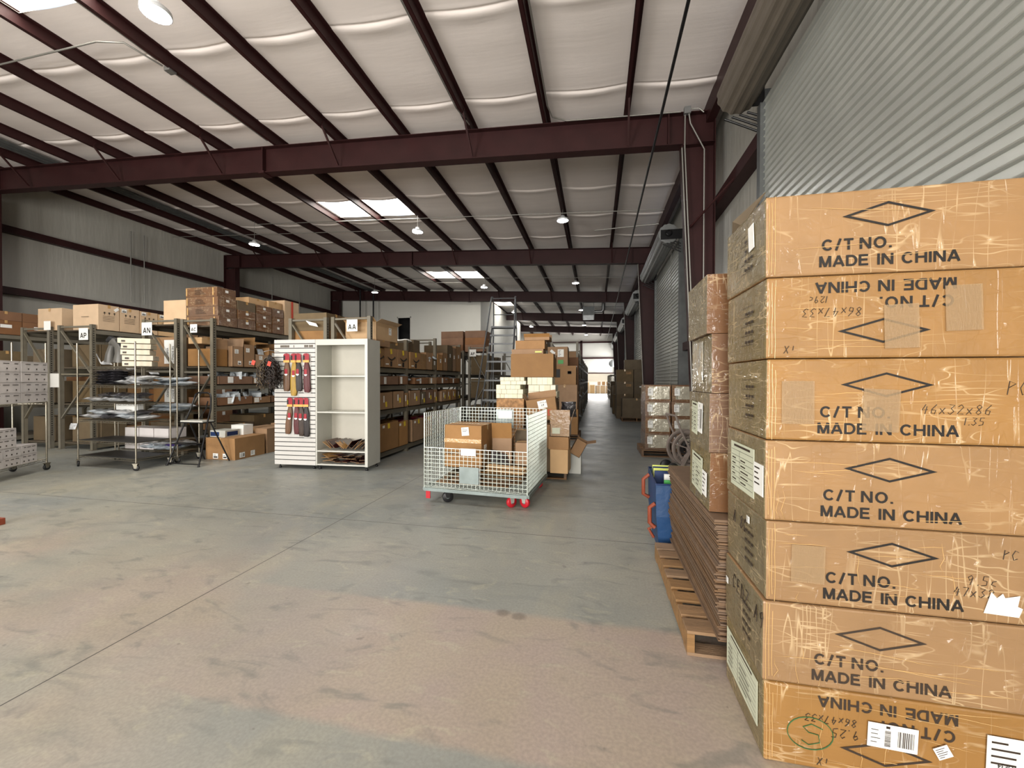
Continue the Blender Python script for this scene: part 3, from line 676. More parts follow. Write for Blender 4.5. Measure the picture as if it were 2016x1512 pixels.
for n in range(7):
    dx, dy, rz = offs[n]; cx, cy = .68 + BX / 2 + dx, 1.82 + BYs / 2 + dy
    b = box_body(BX, BYs, BZ - .003, n, .002)
    for i in range(len(b.m)): pass
    b.m = [1 if f in (5,) else 0 for f in range(6)]
    o = b.build('carton', ['film', 'film_side'], None, bevel=.009); o.location = (cx, cy, n * BZ); o.rotation_euler = (0, 0, rz)
    tag(o, stack_words[n], 'box', 'tall stack of wrapped cartons')
    F_ = -BYs / 2 - .0105; s = -1 if flip[n] else 1; c0 = cdx[n]
    zz = lambda h: (BZ - h) if flip[n] else h
    # printed lettering on a faintly embossed panel
    block('C/T-NO.', .044, (c0 - s * .106, F_ + .0085, zz(.117)), fade[n], o, bool(flip[n]), 1.03, .2)
    block('MADE IN CHINA', .043, (c0, F_ + .0085, zz(.052)), fade[n], o, bool(flip[n]), 1.06, .13)
    b = MB(); q = [(-.155, .225), (0, .273), (.155, .225), (0, .177)]; q2 = [(-.128, .225), (0, .2645), (.128, .225), (0, .1855)]
    P1 = [(c0 + a, F_ + .0082, zz(h)) for a, h in q]; P2 = [(c0 + a, F_ + .0082, zz(h)) for a, h in q2]
    b.add(P1 + P2, [(i, (i + 1) % 4, 4 + (i + 1) % 4, 4 + i) if not flip[n] else (i, 4 + i, 4 + (i + 1) % 4, (i + 1) % 4) for i in range(4)]); b.build('printed_diamond', fade[n], o)
    # folded corner of the stretch film along the vertical edge and ragged folds
    r = random.Random(n + 3); b = MB()
    for k in range(3):
        x = -BX / 2 + .012 + k * .011; z0 = r.uniform(.0, .03); z1 = BZ - r.uniform(.0, .05)
        b.tube([(x + r.uniform(-.002, .002), F_ + .0092, z0 + (z1 - z0) * i / 5) for i in range(6)], .0013, 4)
    for k in range({0: 9, 1: 12, 2: 12, 3: 6, 4: 6, 5: 6, 6: 4}[n]):
        x0 = r.uniform(-BX / 2 + .03, BX / 2 - .25); z0 = r.uniform(.03, .3); L_ = r.uniform(.08, .42)
        if k % 3 == 2 and n < 4:
            b.tube([(x0 + r.uniform(-.01, .01), F_ + .009, max(.01, z0 - L_ * .6 * i / 4)) for i in range(5)], [.0002, .001, .0012, .0009, .0001], 4)
        else:
            sl = r.uniform(-.12, .08)
            b.tube([(x0 + L_ * i / 5, F_ + .009, min(BZ - .01, max(.01, z0 + sl * L_ * i / 5 + r.uniform(-.002, .002)))) for i in range(6)], [.0002, .001, .0013, .0012, .0009, .0001], 4)
    b.build('film_fold', 'filmfold', o)
    if n in (5, 4, 3, 6, 2, 1):
        # printed form lines on the end panel
        b = MB()
        for k in range(5): b.quad(*[(-BX / 2 - .0035, -.11 + a, .07 + k * .043 + h) for a, h in ((.14, 0), (-.0, 0), (-.0, .0022), (.14, .0022))])
        for k in range(4):
            for j in range(3): b.quad(*[(-BX / 2 - .0035, a, .078 + k * .043 + h) for a, h in ((-.02 - j * .035, 0), (-.045 - j * .035, 0), (-.045 - j * .035, .012), (-.02 - j * .035, .012))])
        b.build('printed_form', 'ink_faint', o)
    fo = -(F_ + .0085); lx = BX / 2
    if n == 5:
        hand('86x47x33', .34 - lx, .198, .034, o, '-y', flip=True, off=fo); hand('129c', .225 - lx, .245, .026, o, '-y', flip=True, off=fo); hand('iX', .11 - lx, .05, .03, o, '-y', flip=True, off=fo)
        for a, h, w, hh in ((.467, .12, .114, .168), (.664, .184, .115, .17)): sticker(o, '-y', a - lx, h, w, hh, BX + .004, BYs + .013, 'patch', 'tape_patch', .03)
    if n == 4:
        hand('46x32x86', .53 - lx, .115, .036, o, '-y', off=fo); hand('1.35', .66 - lx, .075, .028, o, '-y', off=fo); hand('PC', .79 - lx, .19, .05, o, '-y', off=fo)
        for a, h, w, hh in ((.112, .153, .116, .172), (.398, .126, .122, .164)): sticker(o, '-y', a - lx, h, w, hh, BX + .004, BYs + .013, 'patch', 'tape_patch', -.04 if a > .2 else 0)
    if n == 2:
        hand('9.5c', .68 - lx, .135, .036, o, '-y', off=fo); hand('47x32', .64 - lx, .09, .034, o, '-y', off=fo); hand('PC', .79 - lx, .24, .035, o, '-y', off=fo)
        sticker(o, '-y', .151 - lx, .165, .12, .15, BX + .004, BYs + .013, 'patch', 'tape_patch', -.02)
        b = MB(); zt = [(.735, .036), (.755, .118), (.775, .095), (.79, .115), (.80, .098), (.842, .112), (.838, .07), (.85, .065), (.842, .03)]
        b.add([(a - lx, F_ + .006 - .004 * (i % 2), h) for i, (a, h) in enumerate(zt)], [tuple(range(len(zt)))[::-1]]); b.build('torn_paper', 'paper', o, solid=.001)
    if n == 0:
        hand('86x47x33', .335 - lx, .222, .030, o, '-y', flip=True, off=fo); hand('9.25', .345 - lx, .178, .036, o, '-y', flip=True, off=fo); hand('iX', .24 - lx, .05, .03, o, '-y', 'ink_faint', flip=True, off=fo)
        pts = [(.17 - lx + .082 * math.cos(t), .142 + .065 * math.sin(t)) for t in [PI * 2 * i / 24 for i in range(25)]]
        s5 = [(.215, .165), (.175, .18), (.145, .165), (.165, .145), (.2, .14), (.205, .11), (.165, .095), (.14, .11)]
        strokes([pts, [(a - lx, h) for a, h in s5]], o, '-y', 'ink_green', .0018, 'marker_circle', fo)
        sticker(o, '-y', .449 - lx, .181, .166, .094, BX + .004, BYs + .014, 'paper', 'shipping_label', -.04, 'barcode')
        sticker(o, '-y', .81 - lx, .17, .125, .15, BX + .004, BYs + .014, 'paper', 'shipping_label', -.03, 'lines', 4)
        text('TDF34', .022, (.81 - lx, F_ - .0, .14), '-y', 'ink', o, roll=PI)
        sticker(o, '-y', .612 - lx, .155, .05, .045, BX + .004, BYs + .016, 'paper', 'paper_label', .5, 'lines', 9)
        sticker(o, '-x', -.01, .19, .40, .19, BX + .004, BYs, 'paper_green', 'customs_form', 0, 'form')
    if n == 3:
        sticker(o, '-x', -.015, .162, .3, .215, BX + .004, BYs, 'paper_green', 'customs_form', 0, 'form')
        sticker(o, '-x', .185, .155, .1, .13, BX + .006, BYs, 'paper', 'shipping_label', 0, 'lines', 3)
    if n == 6:
        sticker(o, '-x', .1, .21, .06, .11, BX + .006, BYs, 'paper', 'paper_label', .1)
        b = MB(); x = -BX / 2 + .02; b.hexa([(x, BYs / 2 - .16, BZ), (x, BYs / 2 - .01, BZ), (x + .006, BYs / 2 - .01, BZ), (x + .006, BYs / 2 - .16, BZ), (x + .05, BYs / 2 - .28, BZ + .1), (x - .02, BYs / 2 - .08, BZ + .05), (x - .014, BYs / 2 - .08, BZ + .05), (x + .056, BYs / 2 - .28, BZ + .1)])
        b.hexa([(-BX / 2 + .004, -BYs / 2 + .01, BZ - .004), (-BX / 2 + .3, BYs / 2 - .02, BZ - .004), (-BX / 2 + .3, BYs / 2 - .01, BZ - .004), (-BX / 2 + .004, -BYs / 2 + .02, BZ - .004), (-BX / 2 + .005, -BYs / 2 + .01, BZ + .003), (-BX / 2 + .3, BYs / 2 - .02, BZ + .03), (-BX / 2 + .3, BYs / 2 - .01, BZ + .03), (-BX / 2 + .005, -BYs / 2 + .02, BZ + .003)])
        b.build('flap', 'card_dark', o)
    if n == 1:
        hand('CEDZ A9', -.12, .21, .07, o, '-x', 'ink_faint', off=BX / 2 + .004, r=.002)
        sticker(o, '-x', -.2, .2, .03, .03, BX + .006, BYs, 'paper', 'paper_label', 0, 'lines')
    if n == 2:
        hand('A 8C', -.14, .2, .06, o, '-x', 'ink_faint', off=BX / 2 + .004, r=.002)
        sticker(o, '-x', .06, .3 - .03, .03, .03, BX + .006, BYs, 'paper', 'paper_label', 0, 'lines')

# ------------------------------------------------------------------ pallet, stacked cardboard sheets, second carton stack on top
def pallet(label, x0, y0, sx, sy, m='wood', boards_along='x', nb=7, group='wooden pallets', h=.14):
    t = thing('pallet', label, 'pallet', (x0 + sx / 2, y0 + sy / 2, 0), 0, group)
    A, B = (sx, sy) if boards_along == 'x' else (sy, sx)
    def P(b, a0, a1, c0, c1, z0, z1):
        if boards_along == 'x': b.box(a0, a1, c0, c1, z0, z1)
        else: b.box(c0, c1, a0, a1, z0, z1)
    for k in range(nb):
        w = B / nb * (.72 if k not in (0, nb - 1) else .85); c = -B / 2 + (B - w) * k / (nb - 1); b = MB(); P(b, -A / 2, A / 2, c, c + w, h - .018, h); b.build('deck_board', m, t, bevel=.002)
    for a in (-A / 2, -.02, A / 2 - .04):
        b = MB(); P(b, a, a + .04, -B / 2, B / 2, .018, h - .0185); b.build('stringer', m, t)
    for c in (-B / 2, -.05, B / 2 - .1):
        b = MB(); P(b, -A / 2, A / 2, c, c + .1, 0, .0175); b.build('bottom_board', m, t)
    return t
pallet('wooden pallet under the flattened cardboard sheets behind the tall stack', .515, 2.43, 1.05, 1.28, 'wood', 'x', 8)
K['sheet'] = mat('corrugated_sheet', (112, 88, 66), .8, var=.12, vscale=8, rand=.15)
z = .1405; r = random.Random(5); sheets = 66; dz = (.82 - .141) / sheets
for k in range(sheets):
    dx = r.uniform(-.008, .008) + .012 * math.sin(k / 6.); dy = r.uniform(-.012, .012)
    y0 = 2.33 + (0.03 if k < 12 else 0) + dy
    b = MB(); sag = .0
    x0 = .655 + dx - .02 * (k / sheets); b.box(-.5, .5, -.7, .7, 0, dz * .8)
    o = b.build('cardboard_sheet', 'sheet'); o.location = (x0 + .5, y0 + .7, z); o.rotation_euler = (0, 0, r.uniform(-.006, .006))
    tag(o, {0: 'bottom flattened cardboard sheet, lying directly on the pallet boards', sheets - 1: 'top flattened cardboard sheet, right under the shorter carton stack'}.get(k, 'flattened brown cardboard sheet in the pile between pallet and carton stack'), 'cardboard', 'pile of flattened cardboard sheets'); z += dz
b2 = ['lowest carton of the shorter stack standing on the cardboard sheets, pale form', 'second carton from the bottom of the shorter stack on the sheets, two labels',
      'third carton from the bottom of the shorter stack on the sheets, silver label', 'top carton of the shorter stack behind the tall one, open flap']
for n in range(4):
    o = carton(b2[n], .625 + .43 + [.004, .0, .01, -.012][n], 2.43 + .2415, .823 + .3335 * n, .86, .47, .331, m='film_dark', tape=None, group='shorter carton stack on the sheets', side='film_side', bevel=.01, seed=40 + n)
    if n == 0: sticker(o, '-x', -.03, .17, .25, .22, .868, .47, 'paper_green', 'customs_form', -.05, 'form'); sticker(o, '-x', .15, .14, .09, .14, .87, .47, 'paper', 'shipping_label', -.05, 'lines', 5)
    if n == 1: sticker(o, '-x', -.08, .17, .14, .2, .868, .47, 'paper_green', 'customs_form', -.05, 'form'); sticker(o, '-x', .06, .18, .1, .18, .87, .47, 'paper', 'shipping_label', -.05, 'barcode', 5)
    if n == 2: sticker(o, '-x', -.05, .18, .24, .25, .868, .47, 'film_silver', 'clear_pouch', 0)
    if n == 3:
        b = MB(); b.hexa([(-.42, -.22, .331), (.1, .2, .331), (.1, .21, .331), (-.42, -.21, .331), (-.42, -.22, .334), (.1, .2, .35), (.1, .21, .35), (-.42, -.21, .334)]); b.build('flap', 'card_dark', o)

# ------------------------------------------------------------------ blue tote bag with orange handles
K['blue'] = mat('blue_woven_bag', (25, 62, 104), .5, var=.1, vscale=5, bump=.3, bscale=12)
K['blue_rim'] = mat('navy_bag_binding', (20, 44, 88), .5)
K['orange'] = mat('orange_strap', (132, 60, 36), .6)
K['green'] = mat('green_folder', (62, 150, 72), .5)
K['lime'] = mat('lime_rim', (206, 214, 110), .5)
t = thing('tote_bag', 'tall blue woven tote bag with orange straps beside the cardboard pile', 'bag', (.9, 4.1, 0))
b = MB(); W, D, H = .36, .27, .66
lo = [(-W * .9, -D * .9, .0), (W * .9, -D * .9, .0), (W * .9, D * .9, .0), (-W * .9, D * .9, .0)]
hi = [(-W, -D, H - .04), (W, -D, H - .04), (W, D, H), (-W, D, H)]
mid = [(-W * .99, -D * 1.03, H * .5), (W * .99, -D * 1.03, H * .5), (W * .99, D * 1.03, H * .5), (-W * .99, D * 1.03, H * .5)]
b.add(lo + mid + hi, [(3, 2, 1, 0)] + [(i, (i + 1) % 4, 4 + (i + 1) % 4, 4 + i) for i in range(4)] + [(4 + i, 4 + (i + 1) % 4, 8 + (i + 1) % 4, 8 + i) for i in range(4)])
b.build('bag_body', 'blue', t, solid=.006)
b = MB(); b.tube([Vector(p) for p in hi] + [hi[0]], .009, 6); b.build('bag_rim', 'blue_rim', t)
b = MB(); b.tube([(-W - .004, -D + .02, H - .22), (-W - .05, -D + .03, H - .26), (-W - .05, -D + .03, H - .4), (-W - .004, -D + .02, H - .44)], .02, 6); b.build('strap', 'orange', t)
b = MB(); b.tube([(-W - .004, D - .1, H - .05), (-W - .06, D - .1, H - .1), (-W - .06, D - .1, H - .25), (-W - .004, D - .1, H - .28)], .02, 6); b.build('strap', 'orange', t)
b = MB(); b.tube([(-W - .004, -D + .1, .2), (-W - .05, -D + .1, .18), (-W - .004, -D + .1, .1)], .014, 6); b.build('strap', 'orange', t)
text('Property of', .036, (.02, -D - .004, .10), '-y', 'blue_rim', t, bold=.0006); text('the Bin Department', .03, (.02, -D - .004, .06), '-y', 'blue_rim', t)
pts = [(-.16 + .3 * i / 8, -D * 1.03 - .004, .3 - .07 * math.sin(PI * i / 8)) for i in range(9)]
MB().tube(pts, [.003, .006, .009, .011, .012, .012, .011, .009, .006], 5).build('printed_swoosh', 'blue_rim', t)
t2 = t
b = MB()
for k, (yy, m, zz) in enumerate(((.2, 0, .70), (.17, 1, .69), (.12, 0, .685), (.05, 1, .675))): b.box(-W + .03, W - .02, yy, yy + .012, .1, zz, m)
b.build('folded_bag', ['lime', 'blue_rim'], t2)
MB().box(-W + .08, W - .02, -.2, -.19, .1, .645).build('green_panel', 'green', t2)
MB().box(-W + .1, W - .1, -.08, -.06, .1, .672).build('white_sheet', 'paper', t2)

# ------------------------------------------------------------------ hose reel on A-frame legs
K['reel'] = mat('grey_reel_plastic', (132, 120, 112), .5, var=.08)
t = thing('hose_reel', 'grey hose reel with spoked wheel and A-frame legs beside wrapped pallet', 'hose reel', (1.52, 7.25, 0), math.radians(12))
R = .3
for s in (-1, 1):
    b = MB(); cz = .42; yy = s * .12
    b.lathe([(R, -.012), (R + .01, 0), (R, .012), (R - .05, .012), (R - .05, -.012), (R, -.012)], (0, yy, cz), 32, 'y')
    b.lathe([(R - .08, -.008), (R - .08, .008), (R - .12, .008), (R - .12, -.008), (R - .08, -.008)], (0, yy, cz), 28, 'y')
    b.lathe([(.001, -.014), (.07, -.014), (.07, .014), (.001, .014)], (0, yy, cz), 20, 'y')
    for k in range(5):
        a = 2 * PI * k / 5 + .3; b.bar((.05 * math.cos(a), yy, cz + .05 * math.sin(a)), ((R - .03) * math.cos(a), yy, cz + (R - .03) * math.sin(a)), .02, .06, up=(0, 1, 0))
    b.build('reel_flange', 'reel', t)
MB().lathe([(.11, -.11), (.11, .11)], (0, 0, .42), 20, 'y').build('reel_drum', 'black', t)
for s in (-1, 1):
    b = MB()
    for q in (-1, 1): b.bar((0, s * .17, .45), (q * .24, s * .19, .02), .045, .02, up=(0, 1, 0))
    b.build('leg', 'reel', t)
b = MB(); b.tube([(-.05, -.19, .45), (-.2, -.2, .75), (-.28, -.2, .98)], .018, 8); b.tube([(-.05, .19, .45), (-.2, .2, .75), (-.28, .2, .98)], .018, 8); b.tube([(-.28, -.2, .98), (-.28, .2, .98)], .018, 8); b.build('handle', 'reel', t)
for s in (-1, 1): MB().lathe([(.001, -.03), (.09, -.03), (.1, -.015), (.1, .015), (.09, .03), (.001, .03)], (-.3, s * .15, .1), 18, 'y').build('wheel', 'black', t)
MB().tube([(-.3, -.18, .1), (-.3, .18, .1)], .012, 6).build('axle', 'black', t)

# ------------------------------------------------------------------ pallet of clear-wrapped cartons by the second column
pallet('weathered pallet under the two columns of clear-wrapped cartons', .93, 8.6, 1.1, .95, 'wood_dark', 'x', 7)
for cidx in range(2):
    for n in range(4):
        if cidx == 0: where = 'left column, %s' % ['bottom row', 'second row up', 'third row up', 'top row'][n]
        else: where = 'right column, %s' % ['bottom row', 'second row up', 'third row up', 'top row'][n]
        o = carton('silvery wrapped carton on the far pallet, ' + where, 1.0 + .245 + cidx * .515 + (.008 if n % 2 else 0), 8.65 + .42, .142 + n * .3315, .49, .8, .33, m='film_dark', tape=None, group='clear-wrapped cartons on the pallet by the hose reel', bevel=.008, seed=60 + n)
        sticker(o, '-y', .02, .17, .4, .26, .49, .815, 'film_silver', 'clear_wrap_panel'); sticker(o, '-y', -.15, .19, .1, .15, .49, .822, 'paper', 'shipping_label', 0, 'lines', n)

# ------------------------------------------------------------------ dull cartons farther up the right side
pallet('low pallet under the big dull carton beside the aisle', .98, 15.85, 1.1, .8, 'wood_dark', 'x', 6)
carton('large dull carton on a low pallet, nearest of the far right group', 1.53, 16.25, .142, 1.06, .72, .73, m='card_dark', stickers=(('-y', .35, .6, .14, .1, 'paper', 'lines'),), group='dull cartons up the right side')
carton('long carton with pale flap lying on top of the far right stacks', 1.55, 17.5, 2.005, .75, .6, .4, m='card_dark', tape='x', group='dull cartons up the right side')
for i, x in enumerate((1.17, 1.79)):
    for n in range(4):
        carton('dull carton in far right %s stack, %s' % ('aisle-side' if i == 0 else 'wall-side', ['resting on the floor', 'second from the floor', 'third from the floor', 'fourth from the floor'][n]), x, 17.4, n * .5, [.66, .52][i], .8, .498, m='card_dark', tape='x' if i else 'y', stickers=(('-y', .15, .36, .2, .1, 'card_in', 'lines'),) if i == 0 and n > 1 else ((('-y', 0, .3, .1, .06, 'paper'),) if n == 2 else ()), group='dull cartons up the right side', bevel=.005)
for i, (x, y, h, w) in enumerate(((1.1, 18.6, .75, .5), (1.08, 19.6, .9, .6), (1.2, 21.0, 1.3, .7), (1.15, 24.2, 1.2, .6), (1.3, 26.5, 1.5, .7))):
    carton('dull carton standing along the right wall, %s past the stacks' % ORD[i], x, y, 0, w, .6, h, m='card_dark', group='dull cartons past the right stacks')
# ------------------------------------------------------------------ wire mesh cage cart
def mesh_panel(b, p, du, dv, nu, nv, w=.0045, m=0):
    p = Vector(p); du = Vector(du); dv = Vector(dv)
    for i in range(nu + 1): a = p + du * (i / nu); b.bar(a, a + dv, w, w, m)
    for j in range(nv + 1): a = p + dv * (j / nv); b.bar(a, a + du, w, w, m)
K['zinc'] = mat('zinc_plated_wire', (196, 204, 196), .35, metal=.55, var=.1, vscale=20)
K['zincp'] = mat('zinc_plated_frame', (128, 138, 136), .4, metal=.5, var=.15)
K['redplate'] = mat('red_painted_caster', (186, 28, 42), .4)
CX, CY, CW, CD = -1.425, 5.36, 1.36, 1.16
t = thing('mesh_cage_cart', 'zinc wire mesh cage cart on casters holding cardboard, in mid floor', 'cart', (CX, CY, 0), -.075)
x0, x1, y0, y1, zt, zbse = -CW / 2, CW / 2, -CD / 2, CD / 2, 1.14, .18
b = MB(); b.bar((x0, y0, .165), (x1, y0, .165), .045, .04); b.bar((x0, y1, .165), (x1, y1, .165), .045, .04); b.bar((x0, y0, .165), (x0, y1, .165), .045, .04); b.bar((x1, y0, .165), (x1, y1, .165), .045, .04)
for q in (-.3, 0, .3): b.bar((q, y0, .165), (q, y1, .165), .04, .03)
b.build('base_frame', 'zincp', t)
b = MB(); mesh_panel(b, (x0, y0, zbse + .012), (CW, 0, 0), (0, CD, 0), 27, 23, .005); b.build('base_mesh', 'zinc', t)
for nm, p, du, nu in (('back_panel', (x0, y1, zbse + .02), (CW, 0, 0), 27), ('side_panel', (x0, y0, zbse + .02), (0, CD, 0), 22), ('side_panel', (x1, y0, zbse + .02), (0, CD, 0), 40)):
    b = MB(); mesh_panel(b, p, du, (0, 0, zt - zbse - .02), nu, 19, .0048); b.build(nm, 'zinc', t)
b = MB(); mesh_panel(b, (x0, y0 - .01, zbse + .03), (CW, 0, 0), (0, 0, .49), 25, 10, .005); b.bar((x0, y0 - .01, .7), (x1, y0 - .01, .7), .008, .008); b.build('front_gate', 'zinc', t)
for sx_ in (x0, x1):
    for sy_ in (y0, y1): MB().bar((sx_, sy_, .16), (sx_, sy_, zt), .012, .012).build('corner_post', 'zinc', t)
b = MB(); b.box(-.19, .07, y0 - .022, y0 - .014, .27, .48); b.build('sign_plate', 'zincp', t)
for (a, z, w, h) in ((-.17, .66, .2, .09),):
    MB().box(a, a + w, y0 - .021, y0 - .016, z - .04, z + h - .04).build('paper_label', 'paper', t)
MB().box(-.06, .16, y1 - .012, y1 - .006, .98, 1.1).build('paper_label', 'paper', t); MB().box(-.1, .18, y1 + .006, y1 + .012, .84, 1.12).build('sign_plate', 'zincp', t)
def caster(parent, x, y, R=.06, m='black', mp='zincp', ang=.3, w=.02, top=.15, r_=.02):
    b = MB(); c, s = math.cos(ang), math.sin(ang)
    wh = MB().lathe([(.001, -w), (R * .9, -w), (R, -w * .6), (R, w * .6), (R * .9, w), (.001, w)], (0, 0, 0), 20, 'y'); o = wh.build('caster_wheel', m, parent); o.location = (x, y, R); o.rotation_euler = (0, 0, ang)
    MB().lathe([(.001, -w - .002), (R * .35, -w - .002), (R * .35, w + .002), (.001, w + .002)], (0, 0, 0), 12, 'y').build('hub', 'zincp', o)
    f = MB()
    for q in (-1, 1): f.hexa([(-.02, q * (w + .004) - .002, -.01), (.02, q * (w + .004) - .002, -.01), (.02, q * (w + .004) + .002, -.01), (-.02, q * (w + .004) + .002, -.01), (-.04, q * (w + .004) - .002, top - R - .01), (.03, q * (w + .004) - .002, top - R - .01), (.03, q * (w + .004) + .002, top - R - .01), (-.04, q * (w + .004) + .002, top - R - .01)])
    f.box(-.045, .04, -w - .01, w + .01, top - R - .015, top - R - .005)
    k = f.build('caster_fork', mp, parent); k.location = (x, y, R); k.rotation_euler = (0, 0, ang)
caster(t, -.38, y0 + .06, .07, 'black', 'blackmetal', .5, .024); caster(t, x1 - .22, y0 + .08, .068, 'redplate', 'zinc', .9, .022); caster(t, x1 - .06, y0 + .12, .068, 'redplate', 'zinc', -.4, .022); caster(t, -.4, y1 - .1, .07, 'black', 'blackmetal', .5, .024); caster(t, x1 - .1, y1 - .1, .068, 'redplate', 'zinc', .2, .022)
o = MB().box(x0 + .02, x0 + .08, y0 - .0, y0 + .01, .045, .15).build('brake_plate', 'redplate', t)
# things in the cage
def cage_pt(lx, ly): c, s = math.cos(-.075), math.sin(-.075); return CX + lx * c - ly * s, CY + lx * s + ly * c
def board(label, lx, ly, z, w, d, rz, rx=0, ry=0, m='card', group='flattened cardboard in the cage cart', th=.012, seed=0):
    r = random.Random(seed)
    b = MB().hexa([(-w / 2 + r.uniform(-.02, .02), -d / 2, 0), (w / 2, -d / 2 + r.uniform(-.02, .02), 0), (w / 2 + r.uniform(-.02, .02), d / 2, 0), (-w / 2, d / 2, 0), (-w / 2, -d / 2, th), (w / 2, -d / 2, th), (w / 2, d / 2, th), (-w / 2, d / 2, th)])
    o = b.build('cardboard_scrap', m); p = cage_pt(lx, ly); o.location = (p[0], p[1], z); o.rotation_euler = (rx, ry, rz - .075); return tag(o, label, 'cardboard', group)
zz = .205
for k in range(8):
    board('folded brown carton lying flat in the bottom of the mesh cage', [-.2, .0, .1, -.12, .15, -.05, .18, -.25][k] * .6, [0, .05, -.04, .02, .05, -.05, .0, .1][k] * .5, zz, 1.0 - .03 * k, .8 - .03 * k, [.02, -.03, .05, -.02, .04, -.05, .03, .0][k] * .6, 0, 0, ['card', 'card_dark'][k % 2], seed=k); zz += .0235
board('folded cardboard leaning up to the right in the cage', .36, -.32, .415, .5, .34, .0, 0, .03, 'card_light', seed=11); board('thin pale cardboard strip on top of the cage pile', .34, -.33, .445, .5, .16, .05, 0, .04, 'card_light', seed=12)
p = cage_pt(-.27, -.06)
o = carton('large brown carton marked MADE IN CHINA upside down inside mesh cage', p[0], p[1], .40, .53, .46, .56, rz=-.10, m='card', tape='x', stickers=(('-y', .04, .48, .105, .11, 'paper', 'lines', .1), ('+x', -.1, .2, .09, .2, 'paper', 'barcode')), bevel=.008, seed=5)
text('MADE IN CHINA', .062, (-.02, -.233 - .0055, .19), '-y', 'ink_faint', o, roll=PI); MB().box(-.265, .265, -.2375, -.2345, .33, .38).build('packing_tape', 'tape', o)
p = cage_pt(.16, .12)
o = open_carton('tilted open carton with raised flap behind the big cage carton', p[0], p[1], .41, .27, .27, .36, rz=.1, m='card', flaps=(('+x', .2, .5), ('-y', .22, .25)), stickers=())
p = cage_pt(.50, .12); carton('small brown carton at the right back of the cage', p[0], p[1], .42, .26, .3, .3, rz=.0, m='card', tape='x')
p = cage_pt(.40, .42); carton('mottled brown carton against the back mesh of the cage', p[0], p[1], .42, .24, .22, .42, rz=-.05, m='card_dark', tape='x')
p = cage_pt(.17, -.09); bag('black and silver plastic bag stuffed between cage cartons', p[0], p[1], .5, .6, 'poly_dark', (.9, .3), .9, None, 'plastic_bag')

# ------------------------------------------------------------------ loaded pallets behind the cage
pallet('red-brown pallet behind the mesh cage under mixed cartons', -1.72, 6.35, 1.28, 1.25, 'wood_dark', 'x', 7)
K['mottled'] = mat('mottled_brown_carton', (164, 124, 84), .8, var=.45, vscale=16)
for k in range(5):
    w = .47 - .012 * (4 - k)
    carton('mottled brown tray carton behind the cage, %s of five' % ['lowest', 'second from bottom', 'middle', 'second from top', 'topmost'][k], -1.40 + .01 * (k % 2), 6.85, .142 + k * .222, w, .5, .22, m='mottled', tape='y' if k % 2 else None, group='stack of mottled tray cartons', seed=k)
K['smallwhite'] = mat('cream_white_small_cartons', (226, 220, 196), .6, rand=.06)
def small_boxes(x0, x1, z0, rows, h, y, d, where):
    for j in range(rows):
        x = x0; i = 0
        while x < x1 - .05:
            w = rnd.choice((.07, .09, .1, .085)); w = min(w, x1 - x)
            o = MB().box(-w / 2 + .001, w / 2 - .001, -d / 2, d / 2, 0, h - .002).build('small_carton', 'smallwhite', bevel=.003); o.location = (x + w / 2, y + rnd.uniform(-.012, .012), z0 + j * h)
            tag(o, 'small cream carton packed in the %s' % where, 'box', 'small cream cartons, ' + where); x += w; i += 1
small_boxes(-1.64, -1.18, 1.256, 3, .076, 6.85, .5, 'left block above mottled trays')
small_boxes(-1.58, -1.14, 1.4865, 2, .062, 6.87, .46, 'upper left block under the big tan carton')
# the tray of cream cartons at right stands on two plain cartons
carton('plain carton on the pallet hidden behind the cage side', -.88, 6.92, .142, .5, .5, .56, m='card_dark', tape='x')
carton('plain carton under the cream small cartons, behind the marked box', -.88, 6.92, .7025, .5, .5, .56, m='card_dark', tape='x')
small_boxes(-1.1, -.62, 1.266, 2, .108, 6.88, .46, 'right block behind the RED box')
small_boxes(-1.12, -.68, 1.485, 1, .124, 6.9, .44, 'upper right block under the big tan carton')
carton('large plain tan carton crowning the pile behind the cage', -1.05, 6.97, 1.613, .73, .5, .39, m='card', tape='x', bevel=.008)
carton('flat brown carton above the big tan carton, lime sticker', -1.18, 7.28 - .05, 2.006, .56, .44, .1, m='card', tape='x', stickers=(('-y', .2, .05, .12, .025, 'lime'),))
carton('brown carton near the top of the pile behind the cage', -1.13, 7.22, 2.108, .52, .4, .15, m='card', tape='x')
o = open_carton('open-topped carton with dark hole at the very top of the pile', -1.02, 7.24, 2.261, .46, .34, .06, m='card', flaps=(('-y', .07, .6), ('+y', .08, .4)))
# the tilted RED box
o = open_carton('tilted open carton with white card and RED in red print', -.80, 6.42 - .05, .935, .46, .36, .34, rz=.0, m='card', tilt=(0, -.0), flaps=(('+y', .12, .5), ('-x', .1, .4)), stickers=(('-y', .02, .25, .14, .12, 'paper', None, .1),))
o.rotation_euler = (0, -.13, .05)
text('RED', .13, (.06, -.182, .11), '-y', 'ink_red', o, bold=.001); hand('iCAPAiE', -.03, .27, .022, o, '-y', 'ink', off=.185, r=.002); hand('A9', -.0, .225, .03, o, '-y', 'ink', off=.185, r=.003)
carton('carton supporting the tilted RED box behind the cage', -.87, 6.42, .142, .36, .4, .37, m='card_dark', tape='x')
carton('carton directly beneath the tilted RED box', -.87, 6.42, .5135, .36, .4, .36, m='card', tape='x')
bag('black and white plastic bag bulging beside the RED box', -.46, 6.95, 1.05, .3, 'poly_dark', (1.35, 0), 1., None, 'plastic_bag', 'bag', (.26, .26, .16))
carton('carton standing behind the RED box under the plastic bag', -.53, 6.98, .142, .17, .36, .9, m='card', tape='x')
